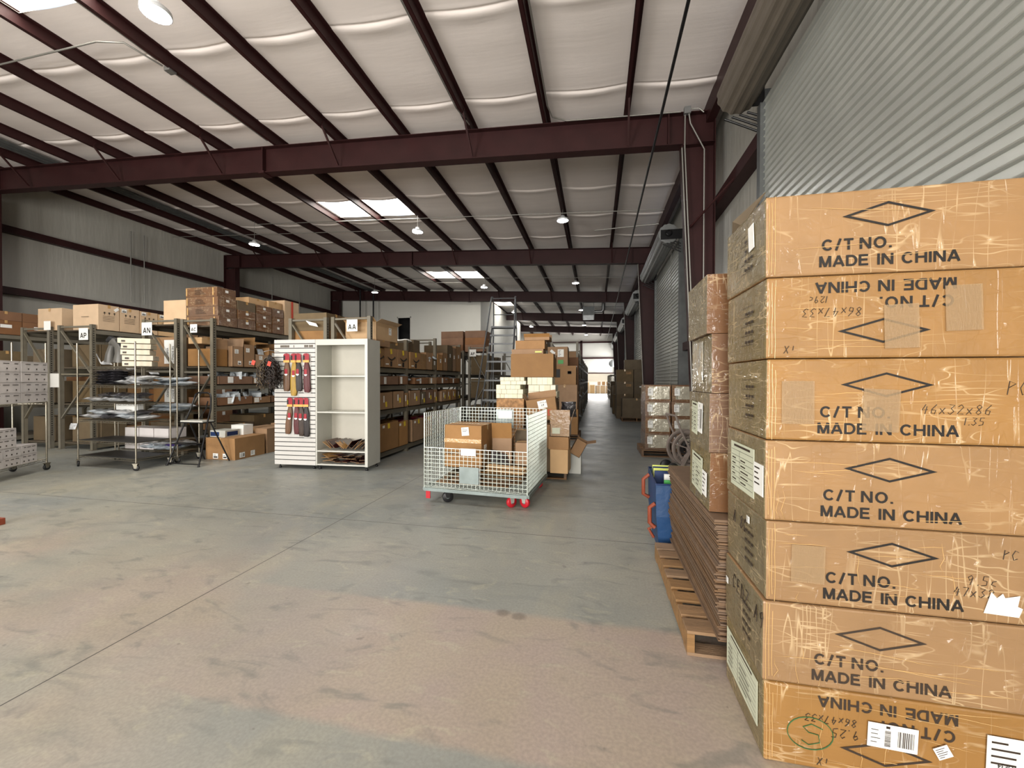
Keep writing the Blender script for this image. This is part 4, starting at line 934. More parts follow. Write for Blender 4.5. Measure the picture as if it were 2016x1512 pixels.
# right column of open cartons beside the cage
o = open_carton('pale tall open carton at the cage corner, lowest of its column', -.56, 6.4, .145, .3, .32, .36, m='card_light', flaps=(), rz=-.1) if False else carton('pale open carton at floor level behind the cage corner', -.53, 6.33, .142, .27, .38, .36, m='card_light', tape=None, rz=-.06)
carton('taped brown carton resting on the pale floor carton by the cage', -.55, 6.35, .503, .3, .38, .19, m='card', tape='x')
o = open_carton('open carton with big raised flap and tape-wrapped body beside the cage', -.53, 6.34, .697, .3, .34, .19, m='film', flaps=(('-y', .22, -.02), ('+x', .24, .3)), stickers=(('-y', -.06, .09, .12, .09, 'paper_green'),))
o = open_carton('crushed carton tipped on edge at the aisle side of the pallet', -.33, 6.66, .36, .18, .3, .26, m='card', tilt=(0, .5), flaps=(('+x', .14, .9),))
carton('white carton peeping out beneath the crushed carton at aisle', -.33, 7.0, .0, .2, .4, .4, m='white', tape=None)
# second loaded pallet farther down the aisle
pallet('pallet under the tall brown column farther along the aisle', -1.6, 10.55, 1.2, 1.1, 'wood_dark', 'x', 6)
for k, (xa, xb_, z0, z1, m, st) in enumerate(((-1.15, -.45, .142, .80, 'card', ()), (-1.12, -.47, .802, 1.44, 'card', ()), (-1.08, -.50, 1.442, 1.94, 'card', (('-y', .12, .32, .1, .08, 'ink_faint'), ('-y', .12, .32, .085, .065, 'card_in'), ('-y', -.19, .3, .13, .22, 'ink'))), (-1.24, -.72, 1.942, 2.44, 'card', (('-y', .08, .33, .16, .2, 'paper', 'lines'), ('-y', -.13, .36, .14, .07, 'paper', None, -.7), ('-y', .08, .1, .14, .1, 'green'))))):
    carton('brown carton in the tall aisle column behind the cage pile, ' + ['lowest', 'second up', 'third up with black patch', 'topmost with green mark'][k], (xa + xb_) / 2, 10.95, z0, xb_ - xa, .6, z1 - z0, m=m, tape='y' if k < 2 else 'x', stickers=st, group='tall brown carton column', bevel=.01)
carton('dark brown carton hugging the back of the tall aisle column', -.72, 11.6, .142, .5, .6, 1.1, m='card_red', tape='x'); carton('brown carton on top of the dark carton behind aisle column', -.70, 11.6, 1.245, .46, .6, .95, m='card_red', tape='x')
carton('left neighbour carton of the tall aisle column, low', -1.42, 10.95, .142, .5, .6, .9, m='card_dark', tape='x')

# ------------------------------------------------------------------ rolling warehouse ladder
t = thing('rolling_ladder', 'tall grey rolling warehouse ladder with treads and looped handrails', 'ladder', (-2.53, 9.9, 0), .085)
N_ = 12; W2 = .36
def lad(k): return (0, .16 * k, .262 * (k + 1))   # treads climb away from the viewer
for s in (-1, 1):
    b = MB(); b.bar((s * (W2 + .03), -.16, .05), (s * W2 * .96, .16 * 11.5, 3.16), .03, .06); b.build('side_rail', 'steelgrey', t)
    b = MB(); b.tube([(s * (W2 + .09), -.2, .8), (s * (W2 + .03), 1.2, 3.0), (s * (W2 + .0), 1.65, 3.85), (s * (W2 - .01), 1.75, 4.02), (s * (W2 - .01), 1.9, 4.05), (s * (W2 - .02), 2.05, 3.9), (s * (W2 - .01), 2.1, 3.14)], .02, 8); b.build('handrail', 'steelgrey', t)
    for q in (.0, 1.3):
        MB().tube([(s * (W2 + .1), q + .5, .08), (s * (W2 - .02), 2.05 if q else .6, 2.9 if q else 1.0)], .018, 8).build('brace', 'steelgrey', t)
MB().tube([(-W2, 1.77, 3.98), (W2, 1.77, 3.98)], .014, 8).build('top_bar', 'steelgrey', t); MB().tube([(-W2, 2.08, 3.55), (W2, 2.08, 3.55)], .014, 8).build('top_bar', 'steelgrey', t)
for k in range(N_):
    x, y, z = lad(k); b = MB(); b.box(-W2 + .0, W2 - .0, y - .09, y + .09, z - .03, z); b.box(-W2 + .0, W2, y - .095, y - .085, z - .045, z + .002)
    b.build('tread', 'steelgrey', t)
MB().box(-W2, W2, 1.78, 2.12, 3.12, 3.16).build('platform', 'steelgrey', t)
for s in (-1, 1):
    MB().bar((s * (W2 + .05), -.2, .12), (s * (W2 + .05), 2.15, .12), .04, .04).build('base_bar', 'steelgrey', t); MB().bar((s * (W2 - .0), 2.1, .12), (s * (W2 - .0), 2.1, 3.14), .035, .035).build('rear_leg', 'steelgrey', t)
    for yy in (-.1, 2.05): caster(t, s * (W2 + .05), yy, .05, 'black', 'steelgrey', 0, .014, .1)

# ------------------------------------------------------------------ rack rows
POST = .07
def rack(label, X0, X1, ys, tops, shelves, sign=None, deckz=.03, braces=True, sgn_x=None, detail=True):
    t = thing('pallet_rack', label, 'rack', ((X0 + X1) / 2, ys[0], 0), 0, 'pallet rack rows')
    w = (X1 - X0) / 2; L_ = [y - ys[0] for y in ys]
    for i, y in enumerate(L_):
        top = tops[i] if i < len(tops) else tops[-1]
        for s in (-1, 1):
            b = MB(); x = s * (w - POST / 2)
            b.box(x - POST / 2, x + POST / 2, y - .004 + (0 if i else 0), y + .004, 0, top); b.box(x - POST / 2, x - POST / 2 + .006, y, y + .07, 0, top); b.box(x + POST / 2 - .006, x + POST / 2, y, y + .07, 0, top)
            b.box(x - .06, x + .06, y - .04, y + .09, 0, .008)
            if detail and i == 0:
                z = .3
                while z < top - .1:
                    if s > 0: b.quad((x + POST / 2 + .001, y + .02, z), (x + POST / 2 + .001, y + .04, z), (x + POST / 2 + .001, y + .045, z + .025), (x + POST / 2 + .001, y + .015, z + .025), 1)
                    z += .05
            b.build('post', ['rack', 'ink'], t)
        b = MB(); b.bar((-w + POST, y + .03, top - .04), (w - POST, y + .03, top - .04), .03, .035); b.build('cross_bar', 'rack', t)
        if braces:
            z = top - .12; d = 1
            while z > .8:
                b = MB(); b.bar((-d * (w - POST), y + .03, z), (d * (w - POST), y + .03, z - .95), .025, .045, up=(0, 1, 0)); b.build('diagonal_brace', 'rack', t); z -= 1.0; d = -d
                if z > .8: MB().bar((-w + POST, y + .03, z + .03), (w - POST, y + .03, z + .03), .03, .035).build('cross_bar', 'rack', t)
    for i in range(len(L_) - 1):
        for z in shelves:
            for s in (-1, 1):
                x = s * (w - .03); MB().box(x - .025, x + .025, L_[i] + .072, L_[i + 1] - .005, z - .105, z - deckz + .012).build('beam', 'rack', t)
            MB().box(-w + .055, w - .055, L_[i] + .072, L_[i + 1] - .006, z - deckz, z - .002).build('shelf_deck', 'rackdeck', t)
    if sign:
        s_, a, zz_, sz = sign; b = MB(); x = a - (X0 + X1) / 2; b.box(x - sz / 2, x + sz / 2, -.016, -.012, zz_ - sz / 2, zz_ + sz / 2); pl = b.build('aisle_sign', 'paper', t)
        if s_: block(s_, sz * .42, (x, -.0175, zz_ - sz * .12), 'ink', pl, False, .9, .16)
    return t
Y0 = 6.75
rack('grey pallet rack row at far left edge against the left wall side', -15.05, -14.15, [Y0, 9.2, 11.65, 14.1], [2.74], [.15, 1.0, 1.75, 2.66])
rack('grey pallet rack row left of the rack signed AP, back to back', -12.86, -11.98, [Y0, 9.2, 11.65, 14.1], [2.74], [.15, 1.0, 1.75, 2.66], ('', -12.02, 2.76, .2))
rack('grey pallet rack row with white AP sign', -11.74, -10.74, [Y0, 9.2, 11.65, 14.1, 16.5], [2.76], [.15, 1.02, 1.83, 2.66], ('AP', -10.96, 2.55, .26))
rack('grey pallet rack row with white AN sign', -9.36, -8.46, [Y0, 9.2, 11.65, 14.1, 16.5], [2.82], [.15, 1.02, 1.83, 2.72], ('AN', -9.22, 2.62, .27))
rk = rack('grey pallet rack row with white AC sign', -8.37, -7.56, [Y0, 9.2, 11.65, 14.1, 16.5, 19], [2.8], [1.02, 1.46, 1.83, 2.67], ('AC', -8.02, 2.6, .17))
rk = rack('grey pallet rack row with drooping white paper above the display stand', -5.80, -4.97, [Y0, 9.2, 11.65, 14.1], [2.74], [.15, 1.0, 1.46, 1.82])
MB().hexa([(-.02, -.02, 2.68), (.2, -.02, 2.62), (.24, -.02, 2.56), (.06, -.02, 2.6), (-.02, -.017, 2.685), (.2, -.017, 2.625), (.24, -.017, 2.565), (.06, -.017, 2.605)]).build('drooping_paper', 'paper', rk)
rack('grey pallet rack row with white AA sign', -4.88, -4.06, [Y0, 8.2, 9.84, 11.75], [2.74, 2.44, 2.64, 2.64], [.16, .98, 1.46, 1.81], ('AA', -4.43, 2.57, .22))
rack('grey pallet rack row behind the AA rack, left half', -4.93, -4.12, [12.3, 14.7, 17.1], [2.5], [.15, 1.0, 1.75, 2.46])
rack('grey pallet rack row behind the AA rack, small AF sign', -3.98, -3.30, [12.3, 14.7, 17.1], [2.62], [.15, 1.0, 1.75], ('AF', -3.82, 2.42, .22))
rack('grey rack row seen through the rolling ladder treads', -3.0, -2.0, [17.0, 19.4, 21.8, 24.2], [2.9], [.15, 1.0, 1.75, 2.7], detail=False)
rack('dark rack row along the main aisle beyond the pallets', -1.45, -.55, [13.2, 15.6, 18.0, 20.4, 22.8, 25.2, 27.6, 30.0], [2.8, 2.7, 2.5], [.15, .9, 1.5, 2.1], detail=False)
rack('far rack row on the right of the aisle end', 1.1, 1.9, [31.5, 34, 36.5, 39], [2.0], [.15, .8, 1.4], detail=False)

ORDN = ['first', 'second', 'third', 'fourth', 'fifth', 'sixth', 'seventh', 'eighth', 'ninth', 'tenth', 'eleventh', 'twelfth']
def row(fmt, Xf, depth, z, Yb, hs, m='card', openb=False, stick=None, group=None, gap=.012, tape='y', side='+x', flaps=(), fr=(9.2, 11.65, 14.1, 14.7)):
    """cartons standing side by side on a shelf; Yb = their edges along the rack, Xf = the face towards the aisle"""
    out = []
    for i in range(len(Yb) - 1):
        a, c = Yb[i] + gap / 2, Yb[i + 1] - gap / 2
        for f in fr:
            if a < f + .085 and c > f - .015:
                if f + .035 > (a + c) / 2: c = f - .02
                else: a = f + .09
        h = hs[i % len(hs)]; mm = m[i % len(m)] if isinstance(m, (list, tuple)) else m
        st = stick(i, c - a, h) if stick else (); cx = Xf - depth / 2
        lab = fmt % ORDN[i] if '%s' in fmt else fmt
        if openb: o = open_carton(lab, cx - rnd.uniform(0, .01), (a + c) / 2, z + .001, depth, c - a, h, m=mm, group=group, flaps=flaps, stickers=st, seed=i)
        else: o = carton(lab, cx - rnd.uniform(0, .02), (a + c) / 2, z + .001, depth, c - a, h, m=mm, group=group, tape=tape, stickers=st)
        out.append(o)
    return out
def fill_bags(label, group, x0, x1, y0, y1, z, n, kind='poly', s=.8, name='poly_mailer_bag', up=False):
    for k in range(n):
        x = rnd.uniform(x0, x1); y = y0 + (y1 - y0) * (k + .5) / n
        bag(label, x, y, z + (k % 3) * .028, rnd.uniform(0, 3), kind, (rnd.uniform(1.1, 1.5), 0) if up else (rnd.uniform(-.35, .35), rnd.uniform(-.3, .3)), s * rnd.uniform(.85, 1.1), group, name)
# ---- AA rack, side facing the middle aisle
XF = -4.02
sm = [6.83, 7.18, 7.72, 8.26, 8.84, 9.16]
def smile(i, w, h):
    return (('+x', .0, h * .84, .07, .1, 'yellow', None, .2),) if i < 4 else ()
L1 = row('tall carton with curved arrow print on top AA shelf, %s beside display', XF, .72, 1.81, sm,  [.36, .38, .38, .37, .37], ['card', 'card', 'card', 'card', 'film'], stick=smile, group='arrow-print cartons on the AA rack', fr=(8.2, 9.84))
for o in L1[:4]:
    w = .3; pts = [(.0 + .372, w * (i / 8 - .5), .21 - .06 * math.sin(PI * i / 8)) for i in range(9)]
    MB().tube(pts, [.003, .007, .011, .013, .014, .014, .013, .011, .004], 5).build('printed_arrow', 'ink', o)
    MB().bar((.3715, .16, .19), (.3715, .13, .215), .004, .02).build('printed_arrow_tip', 'ink', o)
    MB().box(.366, .3685, -.035, .035, .02, .12).build('printed_block', 'ink', o); MB().box(.366, .3685, -.22, -.1, .05, .075).build('paper_label', 'paper', o)
row('upright opened carton on top AA shelf past the arrow cartons, %s', XF, .7, 1.81, [9.16, 9.55, 9.84, 10.25, 10.61, 11.0, 11.28, 11.72], [.42, .3, .42, .48, .72, .68, .74], ['card', 'card_dark', 'card'], openb=True, stick=lambda i, w, h: (('+x', 0, h * .6, .07, .1, 'paper', 'lines'),), group='opened cartons on top AA shelf', fr=(8.2, 9.84))
for y in (9.35, 9.7): bag('white plastic bag hanging out of an opened carton on AA rack', XF - .08, y, 2.12, 0, 'poly', (0, .5), .7, 'white bags over cartons on AA rack')
carton('wide sealed carton lying above the arrow cartons, nearest the display', -4.35, 7.1, 2.2, .7, .5, .12, m='card', tape='x')
o = open_carton('big white-lined open carton above the arrow cartons', -4.38, 7.35, 2.325, .66, .82, .33, m='card_light', flaps=(('+x', .12, 1.1), ('-y', .14, 1.0)), stickers=(('+x', .1, .2, .1, .14, 'paper', 'lines'),))
bag('white foam wrap sloping down behind the white-lined carton', -4.4, 8.62, 2.41, .2, 'paper', (0, 0), 1.5, None, 'foam_wrap')
row('brown carton piled on the arrow cartons of AA rack, %s', -4.15, .55, 2.2, [8.45, 8.75, 9.1], [.2, .3], 'card_dark', group='cartons piled on AA rack')
row('big brown carton stacked high at the AA rack rear, %s', -4.15, .6, 1.815, [11.8, 11.9], [.1], 'card_dark') if False else None
# second shelf trays with grey bags
row('low open tray carton on second AA shelf holding grey mailers, %s', XF, .74, 1.46, [6.85, 7.75, 8.55, 9.3, 9.9, 10.7, 11.6], [.17, .18, .15, .16, .17, .15], ['card_red', 'card_red', 'card_red', 'card'], openb=True, stick=lambda i, w, h: (('+x', -.1, h * .5, .09, h * .8, 'paper'),), group='mailer trays on the second AA shelf', fr=(8.2, 9.84))
for a, c, n in ((6.95, 7.7, 5), (7.8, 8.5, 5), (8.6, 9.2, 3), (9.95, 10.6, 4), (10.8, 11.5, 3)): fill_bags('grey mailer bag heaped in a tray on second AA shelf', 'grey mailers on the second AA shelf', -4.45, -4.08, a, c, 1.55, n)
# third shelf: open cartons with yellow notes
tb = [6.85, 7.5, 7.99, 8.26, 8.81, 9.12, 9.57, 10.15, 10.49, 10.89, 11.3, 11.72]
row('open carton with yellow note on third AA shelf, %s from display', XF + .01, .74, .98, tb, [.33, .34, .3, .34, .3, .33, .33, .28, .3, .31, .28], ['card', 'card', 'card', 'card', 'card_dark', 'card_red'], openb=True, stick=lambda i, w, h: (('+x', .06, h * (.45 if i % 2 else .3), .06, .1, 'yellow', None, .15), ('+x', -.03, h * .62, .04, .13, 'paper')), group='yellow-noted cartons on the third AA shelf', fr=(8.2, 9.84))
# bottom
row('large open carton of dark red goods at AA rack floor level, %s', XF, .76, .16, [6.85, 7.76, 8.41, 8.95, 9.55], [.55, .52, .5, .5], 'card', openb=True, stick=lambda i, w, h: (('+x', .05, h * .88, .08, .1, 'yellow', None, .1), ('+x', -.15, h * .88, .08, .05, 'paper')), group='large cartons at the foot of AA rack', fr=(8.2, 9.84))
for i, (a, c) in enumerate(((6.9, 7.7), (7.8, 8.36), (8.45, 8.9), (9.0, 9.5))): fill_bags('dark red packaged goods heaped in floor-level carton of AA rack', 'dark red goods at the foot of AA rack', -4.6, -4.15, a, c, .58, 5, 'maroon_goods', .9, 'wrapped_goods')
row('brown carton on the aisle floor level past the red-goods cartons, %s', XF, .7, .16, [9.7, 10.2, 10.7, 11.2, 11.6], [.5, .4, .55], 'card_dark', tape='x', group='floor-level cartons farther along AA rack', fr=(8.2, 9.84))
# top seen through the AA / neighbour end frames
carton('reddish carton under the AA sign', -4.5, 7.2, 2.2, .52, .4, .27, m='card_red', tape='x') if False else None
row('small carton piled on the rack behind AA sign, %s', -4.5, .38, 1.815, [6.86, 7.3, 7.8, 8.3], [.68, .6, .7], ['card_red', 'card'], tape='x', group='cartons behind the AA sign') if False else None
for i, (x, z, w, h, m, lab) in enumerate(((-4.62, 1.815, .32, .3, 'card', 'brown carton behind the AA end frame, low left'), )): pass
# ---- rack left of AA (signless): cartons seen over the display stand
for i in range(4):
    for k in range(3):
        carton('plain carton over the display stand, %s level, %s back from the aisle end' % (['lower', 'middle', 'upper'][k], ORDN[i]), -5.4 + (i % 2) * .03, 7.13 + i * .59, 1.822 + k * .342, .72, .58, .34, m=['card_red', 'card', 'card_dark'][(i + k) % 3], tape='x', group='cartons above the display stand')
# carton right under the AA sign, in front part of the AA row behind its end frame
carton('orange-brown carton with print just under the AA sign', -4.62, 7.85, 2.205 + .02, .4, .4, .2, m='card_red', tape='x') if False else None
# ---- AC rack, side facing right
XC = -7.54
words = ['lowest', 'second from bottom', 'second from top', 'topmost']
for k in range(4):
    o = carton('flat wrapped carton of the near stack on top of AC rack, %s' % words[k], -7.93 - .01 * k, 7.07, 2.67 + k * .198, .80 - .02 * (k % 2), .44, .195, m='film_dark', tape=None, group='near wrapped stack on AC rack', stickers=(('+x', .0, .13, .07, .05, 'paper'), ('-y', -.36, .1, .03, .15, 'tape'), ('-y', .3, .1, .03, .15, 'tape')), bevel=.01, seed=k)
    b = MB()
    for q in range(4): b.box(-.16, .1 - .03 * q, -.2285, -.2275, .05 + q * .028, .058 + q * .028)
    b.build('printed_lines', 'ink_faint', o)
for i, (a, c) in enumerate(((7.27, 7.5), (7.52, 7.77))):
    pass
for k in range(3):
    carton('brown carton of the second stack on AC rack, %s' % ['lowest', 'middle', 'topmost'][k], -7.92, 7.54, 2.67 + k * .2, .76, .46, .198, m=['film_dark', 'film_dark', 'card_dark'][k], tape='x', group='second stack on AC rack', stickers=(('+x', .0, .13, .07, .05, 'paper'),) if k < 2 else ())
for i, (a, c) in enumerate(((7.8, 8.25), (8.27, 8.62))):
    for k in range(3 if i == 0 else 3):
        carton('brown carton on top of AC rack, %s stack %s' % (['third', 'fourth'][i], ['low', 'mid', 'high'][k]), -7.92, (a + c) / 2, 2.67 + k * .2, .74, c - a - .01, .198, m='film_dark', tape=None, group='farther stacks on AC rack', stickers=(('+x', .0, .13, .07, .05, 'paper'),))
carton('long pale carton lying on the third and fourth AC stacks', -8.0, 7.95, 3.272, .7, .5, .15, m='card_light', tape='x'); carton('pale carton beside the long pale one, high on AC rack', -7.95, 8.42, 3.272, .7, .42, .16, m='card_light', tape='x')
o = carton('pale carton with a red strap, highest on AC rack', -7.9, 8.9, 2.67, .7, .48, .86, m='card_light', tape='x'); MB().box(.3575, .361, -.03, .03, 0, .86).build('red_strap', 'ink_red', o)
for i in range(6):
    for k in range(2):
        carton('olive carton far along the top of AC rack, %s pair %s' % (ORDN[i], ['lower', 'upper'][k]), -7.95, 9.65 + [0, .66, 1.32, 2.45, 3.1, 3.76][i], 2.67 + k * .31, .74, .62, .305, m='card_dark', tape='x', stickers=(('+x', .1, .15, .08, .07, 'paper'),), group='olive cartons along the top of AC rack')
# 2nd shelf (1.83)
open_carton('plain tan carton facing front on second AC shelf', -7.95, 6.98, 1.832, .62, .34, .36, m='card', flaps=(('+x', .2, -.0),)) 
row('open carton with white labels on second AC shelf, %s', XC, .7, 1.832, [7.18, 7.45, 7.75, 8.15, 8.5, 8.95], [.44, .5, .3, .42, .4], 'card', openb=True, stick=lambda i, w, h: (('+x', -.04, h * .75, .09, .09, 'paper', 'lines'), ('+x', .03, h * .2, .08, .08, 'paper', 'bar')), flaps=(('+y', .18, .1),), group='labelled cartons on second AC shelf')
bag('grey mailer bag bulging out of a second-shelf AC carton', XC - .1, 7.6, 2.0, 0, 'poly', (0, 1.2), .9); bag('grey mailer bag farther along second AC shelf', XC - .1, 8.0, 2.15, 0, 'poly', (0, 1.2), .8)
carton('lone pale carton tipped on the second shelf under AC sign', -8.1, 6.98, 2.3, .34, .3, .13, m='card_light', tape='x')
# 3rd and 4th shelves
for z, nm in ((1.46, 'third'), (1.02, 'fourth')):
    row('low tray carton of mailers on the %s AC shelf, ' % nm + '%s', XC, .76, z, [6.85, 7.7, 8.2, 8.9], [.17, .14, .16], ['card_red', 'card'], openb=True, stick=lambda i, w, h: (('+x', -.15, h * .55, .13, h * .75, 'paper'),), group='mailer trays on the %s AC shelf' % nm)
    for a, c, n in ((6.95, 7.6, 9), (7.75, 8.15, 4), (8.3, 8.8, 4)): fill_bags('grey mailer bag stuffed upright in a tray on %s AC shelf' % nm, 'mailers on %s AC shelf' % nm, -7.85, -7.62, a, c, z + .13, n, 'poly', .75, up=True)
# floor of AC
carton('large brown carton on the floor at the foot of AC rack', -7.15, 6.88, .0, .68, .72, .42, m='card', tape='y', stickers=(('-y', -.1, .07, .12, .1, 'paper', 'bar'), ('-y', .12, .07, .1, .1, 'paper', 'bar'), ('+x', -.2, .08, .12, .1, 'paper', 'barcode'), ('+x', .05, .08, .1, .1, 'paper', 'lines')), bevel=.008)
carton('brown carton beyond the large one at the foot of AC rack', -7.15, 7.66, .0, .66, .7, .52, m='card', tape='y')
carton('brown carton end just left of the display stand', -7.1, 8.3, .0, .6, .5, .55, m='card', tape='y')
o = carton('white carton with navy end panels on the large floor carton', -7.32, 6.78, .422, .36, .32, .13, m='white', tape=None)
MB().box(-.16, .04, -.1675, -.166, .02, .1).build('navy_panel', 'blue_rim', o); MB().box(.186, .1875, -.12, .12, .02, .1).build('navy_panel', 'blue_rim', o)
carton('open white carton behind the navy-panelled one', -7.25, 7.12, .422, .3, .24, .2, m='paper', tape=None)
# dark cartons standing inside the foot of the AC rack
row('dark carton stored under the lowest AC shelf, %s', -7.62, .66, .0, [7.25, 7.8, 8.4, 9.0], [.6, .75, .6], 'card_dark', tape='x', group='cartons under the AC rack')
# ---- AP rack right face
XP = -10.72
for i, (a, c) in enumerate(((6.86, 7.26), (7.28, 7.67), (7.69, 8.09), (8.11, 8.5))):
    o = carton('printed tan carton on top of AP rack, %s from the near end' % ORDN[i], -11.1, (a + c) / 2, 2.662, .74, c - a, .56 - .01 * i, m='card_light', tape='x', group='printed cartons on AP rack', stickers=(('+x', -.12 if i else .14, .48, .1, .08 if i else .06, 'paper', 'bar' if i else None, 0 if i else .7),), bevel=.008)
    b = MB(); xx = .378
    for q, yy in enumerate((-.09, .0, .1)): b.box(xx, xx + .001, yy - .015, yy + .015, .37, .4); b.box(xx, xx + .001, yy - .004, yy + .004, .34, .38)
    for q in range(4): b.box(xx, xx + .001, -.12, .1, .2 + q * .035, .206 + q * .035)
    b.build('printed_lines', 'ink_faint', o)
    if i == 0: MB().box(-.1, .12, -.2175, -.2165, .28, .29).build('printed_lines', 'ink_faint', o)
for i in range(5): carton('plain carton far along the top of AP rack, %s' % ORDN[i], -11.1, [8.86, 9.6, 10.2, 10.8, 11.34][i], 2.662, .72, .56, .5, m='card', tape='x', group='farther cartons on AP rack')
carton('square tan carton on the row left of AP', -12.1, 7.05, 2.662, .72, .45, .5, m='card_light', tape='y'); carton('tan carton tucked between the two left rows, rear', -12.2, 7.6, 2.662, .7, .5, .5, m='card', tape='x')
carton('pale carton behind the printed carton on AP rack', -12.15, 8.2, 2.662, .7, .5, .62, m='card_light', tape='x')
for z, nm, hs in ((1.83, 'second', [.5, .42, .3, .5]), (1.02, 'third', [.5, .6, .3]), (.15, 'lowest', [.55, .3, .6])):
    row('mixed brown carton on the %s AP shelf, ' % nm + '%s', XP, .85, z, [6.9, 7.4, 7.85, 8.4, 9.0, 9.6, 10.2], hs, ['card_dark', 'card', 'card_red'], openb=(z > 1), stick=lambda i, w, h: (('+x', 0, h * .7, .09, .1, 'paper'),) if i % 2 else (), group='cartons on the %s AP shelf' % nm, tape='x')
    row('brown carton on the %s shelf of the leftmost seen pair, ' % nm + '%s', -12.02, .75, z if z != 1.83 else 1.75, [6.9, 7.5, 8.2, 8.9], hs, ['card_dark', 'card_red'], group='cartons left of AP, %s shelf' % nm, tape='x')
for i in range(3):
    bag('silver plastic bag among cartons on second AP shelf', XP - .1, 7.0 + i * .5, 2.0 - .1 * i, 0, 'poly_clear', (0, 1.), 1., 'silver bags on AP rack', 'plastic_bag')
row('stacked wooden-toned carton along the leftmost rack top, %s', -14.18, .7, 2.662, [6.9, 7.48, 8.1, 8.7, 9.3], [.34], 'card_red', stick=lambda i, w, h: (('+x', 0, .2, .2, .08, 'paper'),), group='cartons along the leftmost rack', tape='x')
row('upper carton stacked along the leftmost rack top, %s', -14.18, .7, 3.005, [6.9, 7.48, 8.1, 8.7], [.22], 'card_red', group='upper cartons along the leftmost rack', tape='x')
row('carton on the middle shelf of the leftmost rack, %s', -14.18, .7, 1.752, [6.9, 7.5, 8.1, 8.8, 9.5], [.5, .4, .55], 'card_dark', group='mid-shelf cartons of the leftmost rack', tape='x')
# ---- AN rack: end seen with MADE IN CHINA panels
for k, (z, h) in enumerate(((2.0, .52), (1.2, .5))):
    o = carton('carton with tall white MADE IN CHINA panel in AN rack end, %s' % ['upper', 'lower'][k], -8.87, 7.12, [1.832, 1.022][k], .74, .5, h + .1, m='card', tape='x', group='panelled cartons in AN rack')
    MB().box(-.06, .24, -.261, -.2595, .06, h + .04).build('white_panel', 'paper', o); text('MADE IN', .07, (.17, -.263, h * .55), '-y', 'ink', o, roll=PI / 2); text('CHINA', .07, (.03, -.263, h * .55), '-y', 'ink', o, roll=PI / 2)
carton('pale carton on top of AN rack behind the AC stack', -8.65, 7.1, 2.722, .58, .48, .5, m='card_light', tape='x'); 
for i in range(4): carton('tan carton along the top of AN rack, %s behind the pale one' % ORDN[i], -8.9, [7.65, 8.27, 8.88, 9.62][i], 2.722, .72, .56, .45, m='card', tape='x', group='cartons along the AN rack top')
carton('brown carton at the foot of the AN rack end', -8.95, 7.1, .152, .7, .5, .5, m='card_dark', tape='x')
# ---- AF pair
for i, (a, c) in enumerate(((-4.93, -4.16), (-4.12, -3.42))):
    for k in range(3):
        carton('reddish carton atop the AF racks, %s stack %s' % (['left', 'right'][i], ['bottom', 'middle', 'top'][k]), (a + c) / 2, 12.75 + (0 if i == 0 else .0), 2.465 + k * .222 if i == 0 else (2.65 - .18) + k * .222, c - a - .03, .75, .22, m='card_red', tape='x', group='reddish cartons atop AF racks')
for z in (.15, 1.0, 1.75):
    row('olive carton inside the AF rack, shelf at %s height, ' % {.15: 'ankle', 1.0: 'waist', 1.75: 'head'}[z] + '%s', -3.32, .58, z, [12.4, 13.0, 13.6, 14.3], [.6, .55], 'card_dark', tape='x', group='cartons in the AF rack')
# ---- rows seen through the ladder
for i in range(8):
    carton('olive carton atop the rack seen through the ladder, %s' % ORDN[i], -2.5, 17.5 + [0, .75, 1.49, 2.4, 3.15, 3.89, 4.8, 5.55][i], 2.702, .9, .72, .62 - .03 * (i % 3), m='card_dark', tape='x', group='olive cartons seen through the ladder')
    carton('dark carton on the middle shelf behind the ladder, %s' % ORDN[i], -2.5, 17.5 + [0, .75, 1.49, 2.4, 3.15, 3.89, 4.8, 5.55][i], 1.002, .9, .72, .5, m='card_red', tape='x', group='dark cartons behind the ladder')
    carton('dull carton at floor level behind the ladder, %s' % ORDN[i], -2.5, 17.5 + [0, .75, 1.49, 2.4, 3.15, 3.89, 4.8, 5.55][i], .152, .9, .72, .55, m='card_dark', tape='x', group='dull cartons behind the ladder')
# ---- main aisle rack
for i in range(9):
    for z, nm, h in ((.15, 'lowest', .6), (.9, 'second', .45), (1.5, 'third', .45), (2.1, 'top', .5)):
        if (i + int(z * 10)) % 4 == 3: bag('grey plastic bag on the %s shelf of the main aisle rack' % nm, -.75, 13.2 + [.5, 1.27, 2.02, 2.9, 3.67, 4.42, 5.3, 6.07, 6.82][i], z + .1, 1, 'poly', (.3, .3), 1.6, 'bags on the main aisle rack', 'plastic_bag'); continue
        carton('brown carton on the %s shelf of the main aisle rack, %s along' % (nm, ORDN[i]), -.98, 13.2 + [.5, 1.27, 2.02, 2.9, 3.67, 4.42, 5.3, 6.07, 6.82][i], z + .002, .8, .72, h * rnd.uniform(.75, 1), m=['card', 'card_dark', 'card_dark', 'card_red'][i % 4], tape='x', group='cartons on the main aisle rack')
# ---- beyond the far opening
for i in range(5):
    carton('orange-lit carton beyond the far opening, %s from the left' % ORDN[i], -1.0 + i * .62, YE + 3.4, 0, .56, .6, 1.0 + .3 * (i == 0), m='card_light', tape='x', group='cartons beyond the far opening')
t = thing('work_table', 'long table with papers beyond the far opening', 'table', (.9, YE + 1.6, 0)); MB().box(-.9, .9, -.4, .4, .95, 1.0).build('tabletop', 'white', t)
for a in (-.85, .85):
    for c in (-.35, .35): MB().box(a - .03, a + .03, c - .03, c + .03, 0, .95).build('leg', 'galv_dark', t)
for i in range(3): carton('small carton on the table beyond the far opening, %s' % ORDN[i], .4 + i * .5, YE + 1.6, 1.002, .35, .4, .4, m='card', tape='x', group='cartons on the far table')
